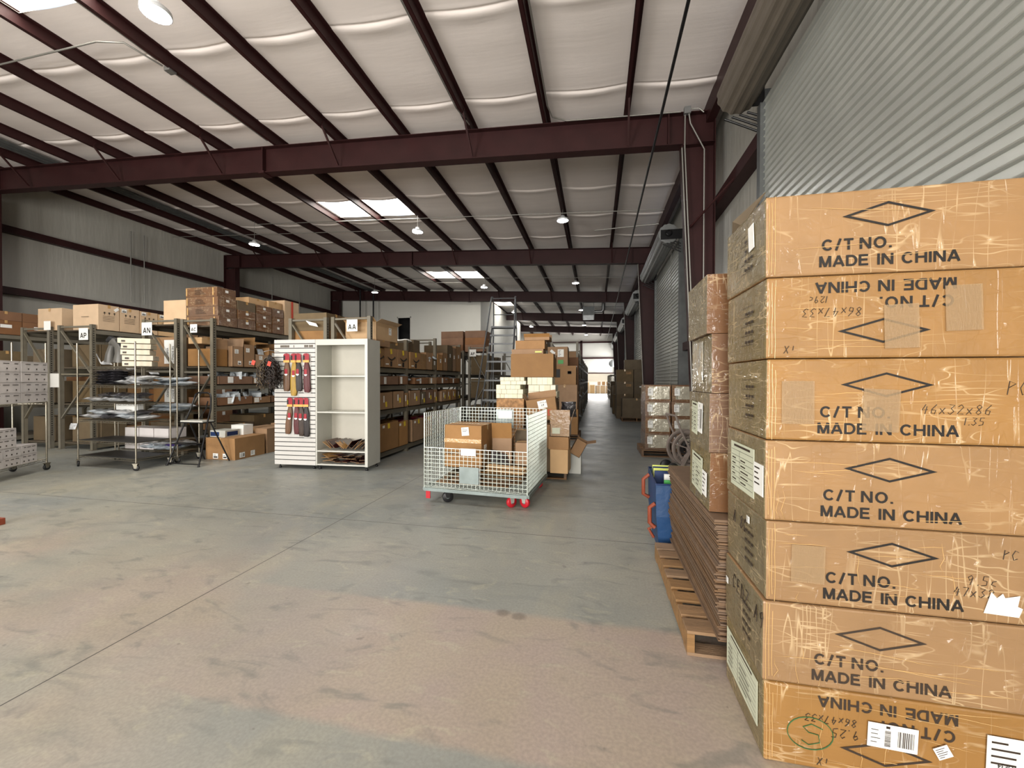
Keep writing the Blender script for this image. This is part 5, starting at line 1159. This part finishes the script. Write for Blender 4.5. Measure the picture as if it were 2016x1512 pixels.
# ------------------------------------------------------------------ white display stand with slatwall and open shelves
DX, DY, DR = -5.55, 6.12, .055
def dpt(x, y): c, s = math.cos(DR), math.sin(DR); return DX + x * c - y * s, DY + x * s + y * c
K['slat'] = mat('white_slatwall_panel', (198, 196, 192), .3, var=.02)
K['groove'] = mat('dark_slat_groove', (30, 30, 30), .5)
t = thing('slatwall_stand', 'white slatwall display stand on small feet hung with hair packs', 'display stand', (DX, DY, 0), DR)
Wd, H0, H1, Dp = .79, .07, 2.26, .45
MB().box(.0, Wd - .004, .02, .05, H0, H1).build('back_board', 'groove', t)
b = MB(); n = 28; hs = (H1 - H0) / n
for k in range(n): b.box(.0, Wd - .004, -.002, .02, H0 + k * hs + (.014 if k else 0), H0 + (k + 1) * hs)
b.build('slat_panel', 'slat', t)
b = MB(); b.box(.0, .018, .05, Dp, H0, H1); b.box(Wd - .022, Wd - .004, .05, Dp, H0, H1); b.box(.018, Wd - .022, .05, Dp, H1 - .018, H1); b.box(.018, Wd - .022, .05, Dp, H0, H0 + .018); b.box(.018, Wd - .022, Dp - .01, Dp, H0, H1)
b.build('cabinet_body', 'white', t)
for x in (.06, Wd - .07):
    for y in (.06, Dp - .06): MB().lathe([(.001, 0), (.022, 0), (.022, .03), (.012, .035), (.012, H0)], (x, y, 0), 10).build('foot', 'black', t)
b = MB(); r = random.Random(1)
for a, c in ((.12, .19), (.2, .29), (.375, .39), (.58, .66), (.67, .735)):
    x = a
    while x < c: w = .016; b.box(x, x + w - .004, -.004, -.0025, 2.125, 2.165); x += w
b.build('printed_lettering', 'rackdeck', t)
t = thing('shelf_stand', 'white open-fronted display shelf joined to the slatwall stand', 'display stand', (DX, DY, 0), DR)
X0, X1 = Wd + .0, 1.755
MB().box(X0, X0 + .025, 0, Dp, H0, H1).build('side_panel', 'white', t); MB().box(X1 - .05, X1, 0, .02, H0, H1).build('front_stile', 'white', t); MB().box(X1 - .022, X1, .021, Dp, H0, H1).build('side_panel', 'white', t)
MB().box(X0 + .026, X1 - .051, 0, .02, H1 - .10, H1).build('top_rail', 'white', t); MB().box(X0 + .026, X1 - .023, .021, Dp, H1 - .02, H1).build('top_panel', 'white', t)
MB().box(X0 + .026, X1 - .023, Dp - .012, Dp, H0, H1 - .021).build('back_panel', 'white_in', t)
for z in (.075, .31, .985, 1.61): MB().box(X0 + .026, X1 - .052, .004, Dp - .013, z, z + .022).build('shelf', 'white', t)
for x in (X0 + .05, X1 - .04):
    for y in (.05, Dp - .05): MB().lathe([(.001, 0), (.024, 0), (.024, .03), (.012, .035), (.012, H0)], (x, y, 0), 10).build('foot', 'black', t)
# hair packs
HC = {}
for nm, c in (('brown', (98, 66, 38)), ('gold', (164, 130, 48)), ('black', (34, 26, 26)), ('burgundy', (84, 26, 30)), ('darkbrown', (58, 42, 32))):
    K['hair_' + nm] = mat('hair_' + nm, c, .35, var=.45, vscale=22, stretch=(6, 6, .25), bump=.4, bscale=60)
K['cardred'] = mat('red_header_card', (150, 26, 40), .4); K['tan_label'] = mat('tan_band', (224, 164, 84), .5); K['sleeve'] = mat('clear_white_sleeve', (220, 218, 214), .2, alpha=.55)
def hairpack(x, ztop, L_, col, label, lean=0., w=.085):
    p = dpt(x, -.03); t = thing('hair_pack', label, 'hair pack', (p[0], p[1], ztop), DR, 'hair packs hung on the slatwall')
    def sec(v):   # half-width of the bundle along its length
        return w * .5 * (.45 + .5 * min(1, v * 4)) * (1 if v < .93 else 1 - (v - .93) * 3)
    b = MB(); n = 12; m = 10; vs = []
    for j in range(n):
        v = j / (n - 1); hw = sec(v); zz = -.155 - v * (L_ - .16)
        for k in range(m):
            a = 2 * PI * k / m; vs.append((math.cos(a) * hw + lean * v * .04 + .004 * math.sin(v * 9 + k), math.sin(a) * hw * .32, zz + (.012 * math.sin(k * 2.3) if j == n - 1 else 0)))
    b.add(vs, [(j * m + k, j * m + (k + 1) % m, (j + 1) * m + (k + 1) % m, (j + 1) * m + k) for j in range(n - 1) for k in range(m)], 0, True); b.add(vs[:m], [tuple(range(m))]); b.add(vs[-m:], [tuple(range(m))[::-1]])
    b.build('hair_bundle', 'hair_' + col, t)
    b = MB(); hw = w * .42; zt = .0
    prof = [(-hw, -.03), (-hw * .7, -.008), (0, 0), (hw * .7, -.008), (hw, -.03), (hw, -.12), (-hw, -.12)]
    b.add([(a, -.012, z) for a, z in prof] + [(a, -.008, z) for a, z in prof], [tuple(range(7)), tuple(range(13, 6, -1))] + [(i, 7 + i, 7 + (i + 1) % 7, (i + 1) % 7) for i in range(7)]); b.build('header_card', 'cardred', t)
    MB().box(-hw, -hw * .45, -.0145, -.0125, -.12, -.04).build('header_dark_panel', 'ink', t); MB().box(-hw, hw, -.0145, -.0122, -.16, -.12).build('band', 'tan_label', t)  # dark strip over the left of the red header card
    z = -.155 - (L_ - .16) * .3; MB().box(-.025, .025, -.024, -.021, z - .055, z + .03).build('badge', 'cardred', t)
    b = MB(); pr = [(.03 * math.cos(a), .03 * math.sin(a)) for a in [PI + PI * i / 8 for i in range(9)]]; b.add([(a, -.0255, z - .055 + c) for a, c in pr], [tuple(range(9))]); b.build('size_disc', 'paper', t, solid=.001)
    MB().box(-w * .5, w * .5, .022, .024, -L_ - .025, -.02).build('sleeve', 'sleeve', t)
    MB().tube([(0, -.03, -.018), (0, .03, -.018)], .003, 6).build('peg', 'galv', t)
for i, (x, L_, c, ln) in enumerate(((.265, .66, 'brown', -.2), (.405, .74, 'gold', -.3), (.485, .66, 'black', .2), (.64, .68, 'burgundy', .3))):
    hairpack(x, 2.02, L_, c, ['brown straight hair pack at the left of the upper slatwall row', 'golden blonde hair pack, longest of the upper slatwall row', 'black hair pack touching the blonde one on the slatwall', 'black to burgundy hair pack, rightmost of the upper slatwall row'][i], ln, .135)
for i, (x, L_, c, ln) in enumerate(((.325, .64, 'brown', -1.2), (.45, .64, 'burgundy', 0), (.535, .67, 'darkbrown', .2), (.63, .68, 'black', .2))):
    hairpack(x, 1.25, L_, c, ['brown fanned hair pack at the left of the lower slatwall row', 'burgundy hair pack in the lower slatwall row', 'dark brown hair pack between burgundy and black, lower slatwall row', 'black hair pack, rightmost of the lower slatwall row'][i], ln, .12)
# curly wig hanging on the left corner
K['curl'] = mat('dark_curly_hair', (38, 28, 24), .3, var=.5, vscale=8, rand=0); K['curl2'] = mat('ash_brown_curly_hair', (86, 72, 52), .35, var=.4)
p = dpt(.02, -.14); t = thing('curly_wig', 'dark curly wig with red tags hanging off the slatwall corner', 'wig', (p[0], p[1], 2.05), DR)
r = random.Random(9); b = MB(); b2 = MB()
for k in range(120):
    a = r.uniform(-1, 1); dpth = r.uniform(-.09, .06); L_ = r.uniform(.3, .52); x0 = a * .07; x1 = a * .165 + r.uniform(-.015, .015); z0 = -.05 - abs(a) * .06 - r.uniform(0, .12); pts = []
    rr = r.uniform(.012, .02); ph = r.uniform(0, 6); nn = 22
    for i in range(nn):
        v = i / (nn - 1); zz = z0 - L_ * v; env = min(1, v * 3.5)
        pts.append((x0 + (x1 - x0) * env + rr * math.cos(ph + v * 26), dpth * env + rr * math.sin(ph + v * 26), zz))
    (b2 if (a < -.35 and r.random() < .6) else b).tube(pts, [.0075] * (nn - 1) + [.002], 4)
b.build('dark_curls', 'curl', t); b2.build('light_curls', 'curl2', t)
for a in ((-.2, -.13, -.2), (.1, -.13, -.22)):
    o = MB().box(-.028, .028, -.002, .002, -.04, .04).build('price_tag', 'ink_red', t); o.location = a; o.rotation_euler = (0, .3, .2)
MB().tube([(-.1, -.05, -.02), (0, 0, .02), (.08, .12, .0)], .004, 6).build('hanger_hook', 'galv', t)
# pouches on the two low shelves
K['pouch'] = mat('dark_maroon_pouch', (58, 26, 26), .25, var=.6, vscale=14, coat=.5, rand=.3); K['pouch_tan'] = mat('tan_pouch', (170, 130, 80), .3, var=.3, coat=.5)
def pouch(x, y, z, rx, ry, rz, k, where):
    p = dpt(x, y); b = MB(); w, h = .09, .16
    b.box(-w, w, -h, h, -.005, .005); 
    o = b.build('pouch', 'pouch_tan' if k % 6 == 0 else 'pouch', bevel=.003); o.location = (p[0], p[1], z); o.rotation_euler = (rx, ry, rz + DR)
    tag(o, where, 'pouch', where.split(' heaped')[0] + 'es of the white stand')
    bb = MB(); bb.box(-w - .003, -w, -h, h, -.002, .002); bb.box(-w, w, -h - .004, -h, -.002, .002); bb.build('pale_edge', 'card_in', o)
for k in range(15): pouch(X0 + .15 + k * .05, .2 + .05 * (k % 3), .42 + .012 * (k % 2), 0, (.75 if k < 8 else -.8) + rnd.uniform(-.15, .15), rnd.uniform(-.2, .2), k, 'leaning hair pouch heaped on the second shelf of white stand')
for k in range(18): pouch(X0 + .17 + (k % 6) * .125 + rnd.uniform(-.02, .02), .2 + .03 * (k // 6), .135 + .045 * (k // 6) + rnd.uniform(0, .01), rnd.uniform(-.1, .1), rnd.uniform(-.25, .3), rnd.uniform(-.5, .5), k, 'flat hair pouch heaped on the bottom shelf of white stand')

# ------------------------------------------------------------------ chrome wire shelving on casters
def wire_unit(label, x, y, rz, w, d, zs, top, liners=()):
    t = thing('wire_shelving', label, 'shelving', (x, y, 0), rz, 'chrome wire shelving units')
    for sx_ in (-1, 1):
        for sy_ in (-1, 1):
            b = MB(); px, py = sx_ * (w / 2 - .013), sy_ * (d / 2 - .013); b.tube([(px, py, .13), (px, py, top)], .0127, 10); b.lathe([(.001, top), (.013, top), (.011, top + .008), (.001, top + .012)], (px, py, 0), 10)
            b.build('post', 'chrome', t); caster(t, px, py, .05, 'black', 'chrome', .4 * sx_, .014, .13)
    for z in zs:
        b = MB()
        for s in (-1, 1):
            for dz in (0, -.03): b.bar((-w / 2 + .02, s * (d / 2 - .01), z + dz), (w / 2 - .02, s * (d / 2 - .01), z + dz), .006, .006); b.bar((s * (w / 2 - .01), -d / 2 + .02, z + dz), (s * (w / 2 - .01), d / 2 - .02, z + dz), .006, .006)
            nz = int(w / .06)
            for k in range(nz): xa = -w / 2 + .02 + (w - .04) * k / nz; xb_ = xa + (w - .04) / nz; b.bar((xa, s * (d / 2 - .01), z - (.03 if k % 2 else 0)), (xb_, s * (d / 2 - .01), z - (0 if k % 2 else .03)), .0035, .0035)
        nw = int(w / .03)
        for k in range(nw): xa = -w / 2 + .02 + (w - .04) * k / (nw - 1); b.bar((xa, -d / 2 + .01, z + .004), (xa, d / 2 - .01, z + .004), .0035, .0035)
        for k in (-1, 0, 1): b.bar((-w / 2 + .02, k * d * .25, z - .003), (w / 2 - .02, k * d * .25, z - .003), .005, .005)
        b.build('wire_shelf', 'chrome', t)
    K['liner'] = mat('dark_shelf_liner', (52, 52, 52), .5)
    for z in liners: MB().box(-w / 2 + .03, w / 2 - .03, -d / 2 + .02, d / 2 - .02, z + .007, z + .011).build('shelf_liner', 'liner', t)
    return t
wire_unit('chrome wire shelving on casters before the AP and AN racks', -8.36, 5.73, -.045, 1.43, .58, (.19, .47, .83, 1.14, 1.45, 1.78), 2.2, (.19, .47))
wire_unit('chrome wire shelving right behind the front wire unit', -8.38, 6.33, -.03, 1.5, .44, (.2, .42, .92, 1.42), 2.14)
u0 = wire_unit('chrome wire shelving at the left picture edge loaded with white cartons', -9.23 + .7 * .5 - .23 * .866, 5.17 - .7 * .866 - .23 * .5, math.radians(-60), 1.4, .46, (.19, 1.17), 2.17, ())
MB().box(-.74, -.735, .24, .36, 1.42, 1.66).build('paper_notice', 'paper', u0)
K['whitecarton'] = mat('white_carton', (220, 214, 212), .55, var=.05, rand=.04)
def u0pt(lx, ly): c, s = math.cos(math.radians(-60)), math.sin(math.radians(-60)); cx, cy = -9.23 + .35 - .199, 5.17 - .606 - .115; return cx + lx * c - ly * s, cy + lx * s + ly * c
def wcarton(label, lx, ly, z, w, d, h, grp):
    p = u0pt(lx, ly); o = carton(label, p[0], p[1], z, w, d, h, rz=math.radians(-60), m='whitecarton', tape=None, group=grp, bevel=.003)
    b = MB(); r = random.Random(int(lx * 100 + z * 100))
    for q in range(3): x = -w / 2 + .04 + q * w * .3; b.box(x, x + w * r.uniform(.12, .22), d / 2 + .0055, d / 2 + .0065, h * .72, h * .78); b.box(x + .03, x + .05, d / 2 + .0055, d / 2 + .0065, h * .2, h * .34)
    b.box(-w / 2, w / 2, d / 2 + .0055, d / 2 + .0065, h * .93, h * .945); b.build('printed_lines', 'ink_faint', o); return o
for k in range(4):
    for j in range(2): wcarton('flat white printed carton on the left wire unit, %s layer, %s column' % (words[k], ['rear', 'front'][j]), -.4 + j * .56, .04, 1.181 + k * .166, .54, .42, .163, 'white cartons stacked on the left wire unit')
for k in range(2):
    for j in range(3): wcarton('white carton on the bottom shelf of left wire unit, %s row, %s' % (['lower', 'upper'][k], ['nearest the rack', 'middle', 'nearest the edge'][j]), -.32 + j * .32, .04, .2 + k * .148, .31, .36, .146, 'white cartons low on the left wire unit')
for k in range(2): wcarton('white carton raised on the bottom rows of left wire unit, %s' % ['under', 'on top'][k], .1, .04, .497 + k * .15, .34, .36, .147, 'white cartons low on the left wire unit')
# contents of the front wire unit
def w1(lx, ly): c, s = math.cos(-.045), math.sin(-.045); return -8.36 + lx * c - ly * s, 5.73 + lx * s + ly * c
K['cream'] = mat('cream_box', (196, 188, 164), .5, rand=.04)
for k in range(5):
    p = w1(.47 + [.02, .03, -.02, -.01, -.05][k], -.06)
    o = carton('cream flat box on top of front wire unit, %s of five' % ['lowest', 'second', 'middle', 'fourth', 'topmost'][k], p[0], p[1], 1.79 + k * .1, [.4, .42, .4, .4, .44][k], .26, .085, rz=.6 + .02 * (k % 2), m='cream', tape=None, group='cream boxes on the wire unit', bevel=.004)
    MB().box(-.17, -.12, -.1375, -.1365, .02, .05).build('printed_mark', 'ink_faint', o)
K['greymould'] = mat('dark_grey_molded_plastic', (84, 82, 78), .4, var=.15)
p = w1(-.24, .02); t = thing('molded_bundle', 'dark grey rounded shape with black ends on top of wire unit', 'bundle', (p[0], p[1], 1.87), 0)
b = MB(); b.tube([(.1, 0, .0), (.12, 0, .16), (.08, 0, .3), (-.02, 0, .38), (-.1, 0, .34)], [.1, .085, .07, .075, .05], 14); b.tube([(-.16, .02, .0), (-.15, .02, .15), (-.1, .02, .3), (.0, .02, .38)], [.09, .075, .06, .05], 14); b.build('grey_shell', 'greymould', t)
MB().tube([(-.2, 0, .4), (-.1, 0, .42), (-.02, 0, .4)], [.03, .07, .05], 12).build('black_cap', 'black', t); MB().tube([(.1, 0, .42), (.16, 0, .36), (.2, 0, .25)], [.07, .06, .03], 12).build('black_cap', 'black', t)
for sx_, n0 in ((-.38, 'left'), (-.1, 'middle')):
    for k in range(6):
        p = w1(sx_ + rnd.uniform(-.01, .01), -.02); bag('black goods in clear plastic, %s pile on the second wire shelf' % n0, p[0], p[1], 1.46 + k * .045, rnd.uniform(-.1, .1), 'poly_dark', (0, 0), 1.0, 'black packed goods, %s pile on the wire unit' % n0, 'plastic_pack', 'pack', (.3, .34, .05))
def sleeves(z, n, x0, x1, label, kinds=('poly_clear',), pt=w1, grp=None):
    for k in range(n):
        p = pt(x0 + (x1 - x0) * (k + .5) / n, rnd.uniform(-.08, .06)); bag(label, p[0], p[1], z + .02 + .075 * (k % 2), rnd.uniform(-.5, .5), kinds[k % len(kinds)], (rnd.uniform(-.06, .06), rnd.uniform(-.1, .1)), .9, grp or label[:60] + ' group', 'plastic_sleeve', 'bag', (.42, .36, .075))
sleeves(1.46, 4, .1, .68, 'clear plastic sleeve lying on the second wire shelf')
sleeves(1.15, 6, -.6, .5, 'crumpled clear sleeve on the third wire shelf', ('poly_clear', 'poly_dark'))
sleeves(.84, 7, -.66, .66, 'plastic sleeve on the fourth wire shelf, some dark', ('poly_clear', 'poly', 'poly_dark'))
for k in range(2):
    p = w1(-.2 + k * .27, .12); carton('white carton leaning behind fourth-shelf sleeves, %s' % ['left', 'right'][k], p[0], p[1], .9, .25, .1, .2, m='paper', tape=None, group='leaning white cartons on the wire unit')
p = w1(-.7, -.3); bag('silver plastic bag drooping off the left wire post', p[0], p[1] - .03, .72, 0, 'poly_clear', (1.3, 0), .5, None, 'plastic_bag')
# contents of the rear wire unit
def w2(lx, ly): return -8.38 + lx, 6.33 + ly
for lx, z, n in ((.3, 1.43, 5),): sleeves(z, 5, .0, .64, 'white plastic sleeve on the top shelf of the rear wire unit', ('poly',), w2)
sleeves(.93, 6, .05, .64, 'pale plastic sleeve on the middle shelf of rear wire unit', ('poly',), w2)
sleeves(.21, 8, -.1, .6, 'pale plastic sleeve on the bottom shelf of rear wire unit', ('poly', 'poly_clear'), w2)
K['purple'] = mat('purple_cloth', (64, 44, 120), .6, bump=1, bscale=10)
p = w2(.5, -.08); o = bag('purple cloth bundle on the bottom shelf of rear wire unit', p[0], p[1], .29, .2, 'purple', (0, 0), .9, None, 'cloth_bundle', 'cloth')
for k in range(2):
    for j in range(3): carton('long white carton low in rear wire unit, %s row, %s' % (['lower', 'upper'][k], ['left', 'middle', 'right'][j]), -8.86 + j * .36, 6.36, [.21, .43][k], .34, .34, .19, m='whitecarton', tape=None, group='white cartons in the rear wire unit', bevel=.003) if not (k == 0 and j == 2) else None

# ------------------------------------------------------------------ folding step ladder
t = thing('step_stool', 'black folding two-step ladder with looped handle by the wire shelving', 'step ladder', (-7.28, 6.18, 0), 0)
for s in (-1, 1):
    b = MB(); x = s * .24
    b.tube([(x * 1.45 + .02, -.3, 0), (x * 1.05, -.02, .79), (x * .95, .06, 1.0), (x * .8, .1, 1.2)], .014, 8); b.build('front_leg', 'blackmetal', t)
    MB().tube([(x * 1.2 + .1, .3, 0), (x * 1.0, .05, .75)], .013, 8).build('rear_leg', 'blackmetal', t)
    MB().lathe([(.001, 0), (.022, 0), (.02, .03), (.001, .03)], (x * 1.45 + .02, -.3, 0), 10).build('rubber_foot', 'black', t)
MB().tube([(-.19, .1, 1.2), (-.17, .11, 1.28), (-.1, .115, 1.31), (.1, .115, 1.31), (.17, .11, 1.28), (.19, .1, 1.2)], .016, 8).build('handle_loop', 'blackmetal', t)
MB().box(-.25, .25, -.12, .1, .775, .8).build('top_tread', 'white', t); MB().box(-.26, .26, -.125, .105, .755, .774).build('tread_frame', 'blackmetal', t)
MB().tube([(-.33, -.29, .04), (.36, -.29, .04)], .01, 6).build('cross_brace', 'blackmetal', t); MB().box(-.28, .28, -.26, -.12, .38, .4).build('lower_tread', 'blackmetal', t)
MB().tube([(.12, .1, 1.15), (.05, .12, 1.0), (-.1, .12, .82)], .01, 6).build('cross_brace', 'blackmetal', t)
# small orange object at the left edge of the picture
t = carton('orange plastic block lying on the floor at far left edge', -6.30, 3.06, 0, .18, .14, .07, m='orange', tape=None, seam=False)

# ------------------------------------------------------------------ services under the roof
def pipe(label, pts, r, m='conduit', name='conduit_pipe', grp='steel conduits under the roof', cat='conduit', n=8):
    return tag(MB().tube(pts, r, n).build(name, m), label, cat, grp)
pipe('black pipe slung lengthwise beneath the rafter beams near the doors', [(.985, YB + .1, 5.85), (1.0, 4.8, 5.80), (1.1, 23, 5.80), (1.15, 44, 5.80)], .022, 'blackmetal', 'hanging_pipe', None, 'pipe')
x5 = PUR[5]
pipe('conduit clipped along the sixth purlin from the doors', [(x5 - .09, YB + .1, zp(x5) + .02), (x5 - .09, 5.4, zp(x5) + .02)], .016)
t = thing('junction_box', 'small grey junction box on the sixth purlin, near bay', 'junction box', (x5 - .09, 5.62, zp(x5) + .0)); MB().box(-.06, .06, -.06, .06, -.03, .04).build('box_body', 'galv', t)
pipe('conduit continuing past the junction box to the near rafter', [(x5 - .09, 5.7, zp(x5) + .01), (x5 - .09, 7.7, zp(x5) + .01)], .014)
pipe('conduit branching left from the near junction box', [(x5 - .1, 5.5, zp(x5) - .01), (x5 - .2, 5.0, zp(x5) - .01), (x5 - .6, 4.9, zp(x5) - .01), (PUR[7], 5.05, zp(PUR[7]) - .02)], .014)
x1 = PUR[1]
pipe('conduit from the second purlin bending along the near rafter beam', [(x1 + .08, YB + .1, zp(x1) + .01), (x1 + .08, 7.4, zp(x1) + .01), (x1 + .14, 7.72, zp(x1) + .0), (x1 + .4, 7.84, zp(x1) - .03), (1.5, 7.84, zp(1.5) - .02)], .014)
pipe('short curved conduit joining the third purlin to the near beam', [(PUR[2] - .08, YB + .2, zp(PUR[2])), (PUR[2] - .08, 7.2, zp(PUR[2])), (PUR[2] + .02, 7.7, zp(PUR[2]) - .02)], .012)
for q, y in enumerate((12.35, 20.1, 27.8)):
    pipe('thin conduit crossing under the purlins at the %s lamp row' % ['second', 'third', 'fourth'][q], [(-11.7, y - .2, zp(-11.7) - .02), (1.9, y - .2, zp(1.9) - .02)], .012)
    pipe('second thin conduit crossing left of the skylight, %s lamp row' % ['second', 'third', 'fourth'][q], [(-16.6, y + .75, zp(-16.6) - .02), (PUR[5], y + .75, zp(PUR[5]) - .02)], .012)
for q, dx in enumerate((-.16, 0, .16)):
    pipe('dark pipe running lengthwise high on the left, %s of three' % ['outer', 'middle', 'inner'][q], [(-13.95 + dx, YB + .2, zp(-13.95 + dx) + .055), (-13.95 + dx, FR[4] + .2, zp(-13.95 + dx) + .055)], .045, 'galv_dark', 'roof_pipe', 'dark pipes high on the left', 'pipe')
# near column conduits
t = thing('junction_box', 'grey junction box at the top of the nearest right column', 'junction box', (1.60, 7.80, 6.42)); MB().box(-.055, .055, -.04, .04, -.06, .06).build('box_body', 'galv', t)
pipe('conduit running down the inner edge of the nearest right column', [(1.565, 7.80, 6.35), (1.565, 7.82, 5.8), (1.83, 7.82, .0)], .014, grp='conduits on the nearest column')
pipe('second conduit hugging the inner edge of the nearest right column', [(1.52, 7.83, 5.78), (1.62, 7.84, 3.6), (1.78, 7.84, .0)], .014, grp='conduits on the nearest column')
pipe('conduit bent around to the web of the nearest right column', [(1.63, 7.80, 6.36), (1.66, 7.82, 6.2), (1.90, 7.84, 5.72), (1.90, 7.84, .0)], .014, grp='conduits on the nearest column')
pipe('short stub conduit at the top of the nearest right column', [(1.66, 7.80, 6.45), (1.8, 7.8, 6.44), (1.88, 7.8, 6.36)], .012, grp='conduits on the nearest column')
pipe('diagonal strut from the nearest right column to the wall girt', [(1.68, 7.88, 4.36), (2.16, 6.95, 4.78)], .02, 'maroon', 'strut', None, 'strut')
pipe('wooden pole fixed across the roof corner near the second beam', [(-.05, 13.6, zp(0) - .03), (1.9, 13.2, zp(1.9) - .03)], .02, 'conduit')
for q, y in enumerate((15.4, 23.0, 30.6)): pipe('thin conduit down the inner edge of right column, %s beyond the near one' % ORD[q if q else 0], [(1.50, y, 5.8), (1.76, y, .0)], .014, grp='conduits on farther columns')
# dark riser pipes in front of the white office wall
for q, x in enumerate((-14.3, -13.4)): pipe('dark riser pipe before the white office wall, %s' % ['left', 'right'][q], [(x, 22.6, 0), (x, 22.6, zp(x) - .05)], .05, 'blackmetal', 'riser_pipe', 'riser pipes by the office wall', 'pipe')
# unit heater
t = thing('unit_heater', 'grey suspended unit heater with bent flue near far roof', 'heater', (-.42, 24.3, 5.2))
MB().box(-.34, .34, -.3, .3, .0, .66).build('heater_body', 'galv_dark', t); MB().box(-.3, .3, -.32, -.3, -.12, .16).build('louvre', 'galv', t)
MB().tube([(.34, 0, .4), (.75, 0, .4), (.85, 0, .5), (.85, 0, 1.3)], .09, 12).build('flue', 'galv', t)
for x in (-.3, .3): MB().tube([(x, 0, .66), (x, 0, 1.4)], .01, 6).build('hanger_rod', 'galv_dark', t)
t = thing('convex_mirror', 'round convex mirror mounted high at the end of aisle', 'mirror', (1.72, 43.0, 3.3)); MB().lathe([(.001, -.09), (.2, -.07), (.36, 0), (.38, .03)], (0, 0, 0), 24, 'y').build('mirror_dome', 'galv', t); MB().tube([(0, .03, 0), (.3, .1, 0)], .02, 6).build('bracket', 'blackmetal', t)

# ------------------------------------------------------------------ lettering to plain meshes
bpy.context.view_layer.update()
dg = bpy.context.evaluated_depsgraph_get()
for o in [o for o in C.objects if o.type == 'FONT']:
    me = bpy.data.meshes.new_from_object(o.evaluated_get(dg)); n = bpy.data.objects.new('printed_text', me); C.objects.link(n)
    n.parent = o.parent; n.location = o.location; n.rotation_euler = o.rotation_euler; n.scale = o.scale; bpy.data.objects.remove(o)
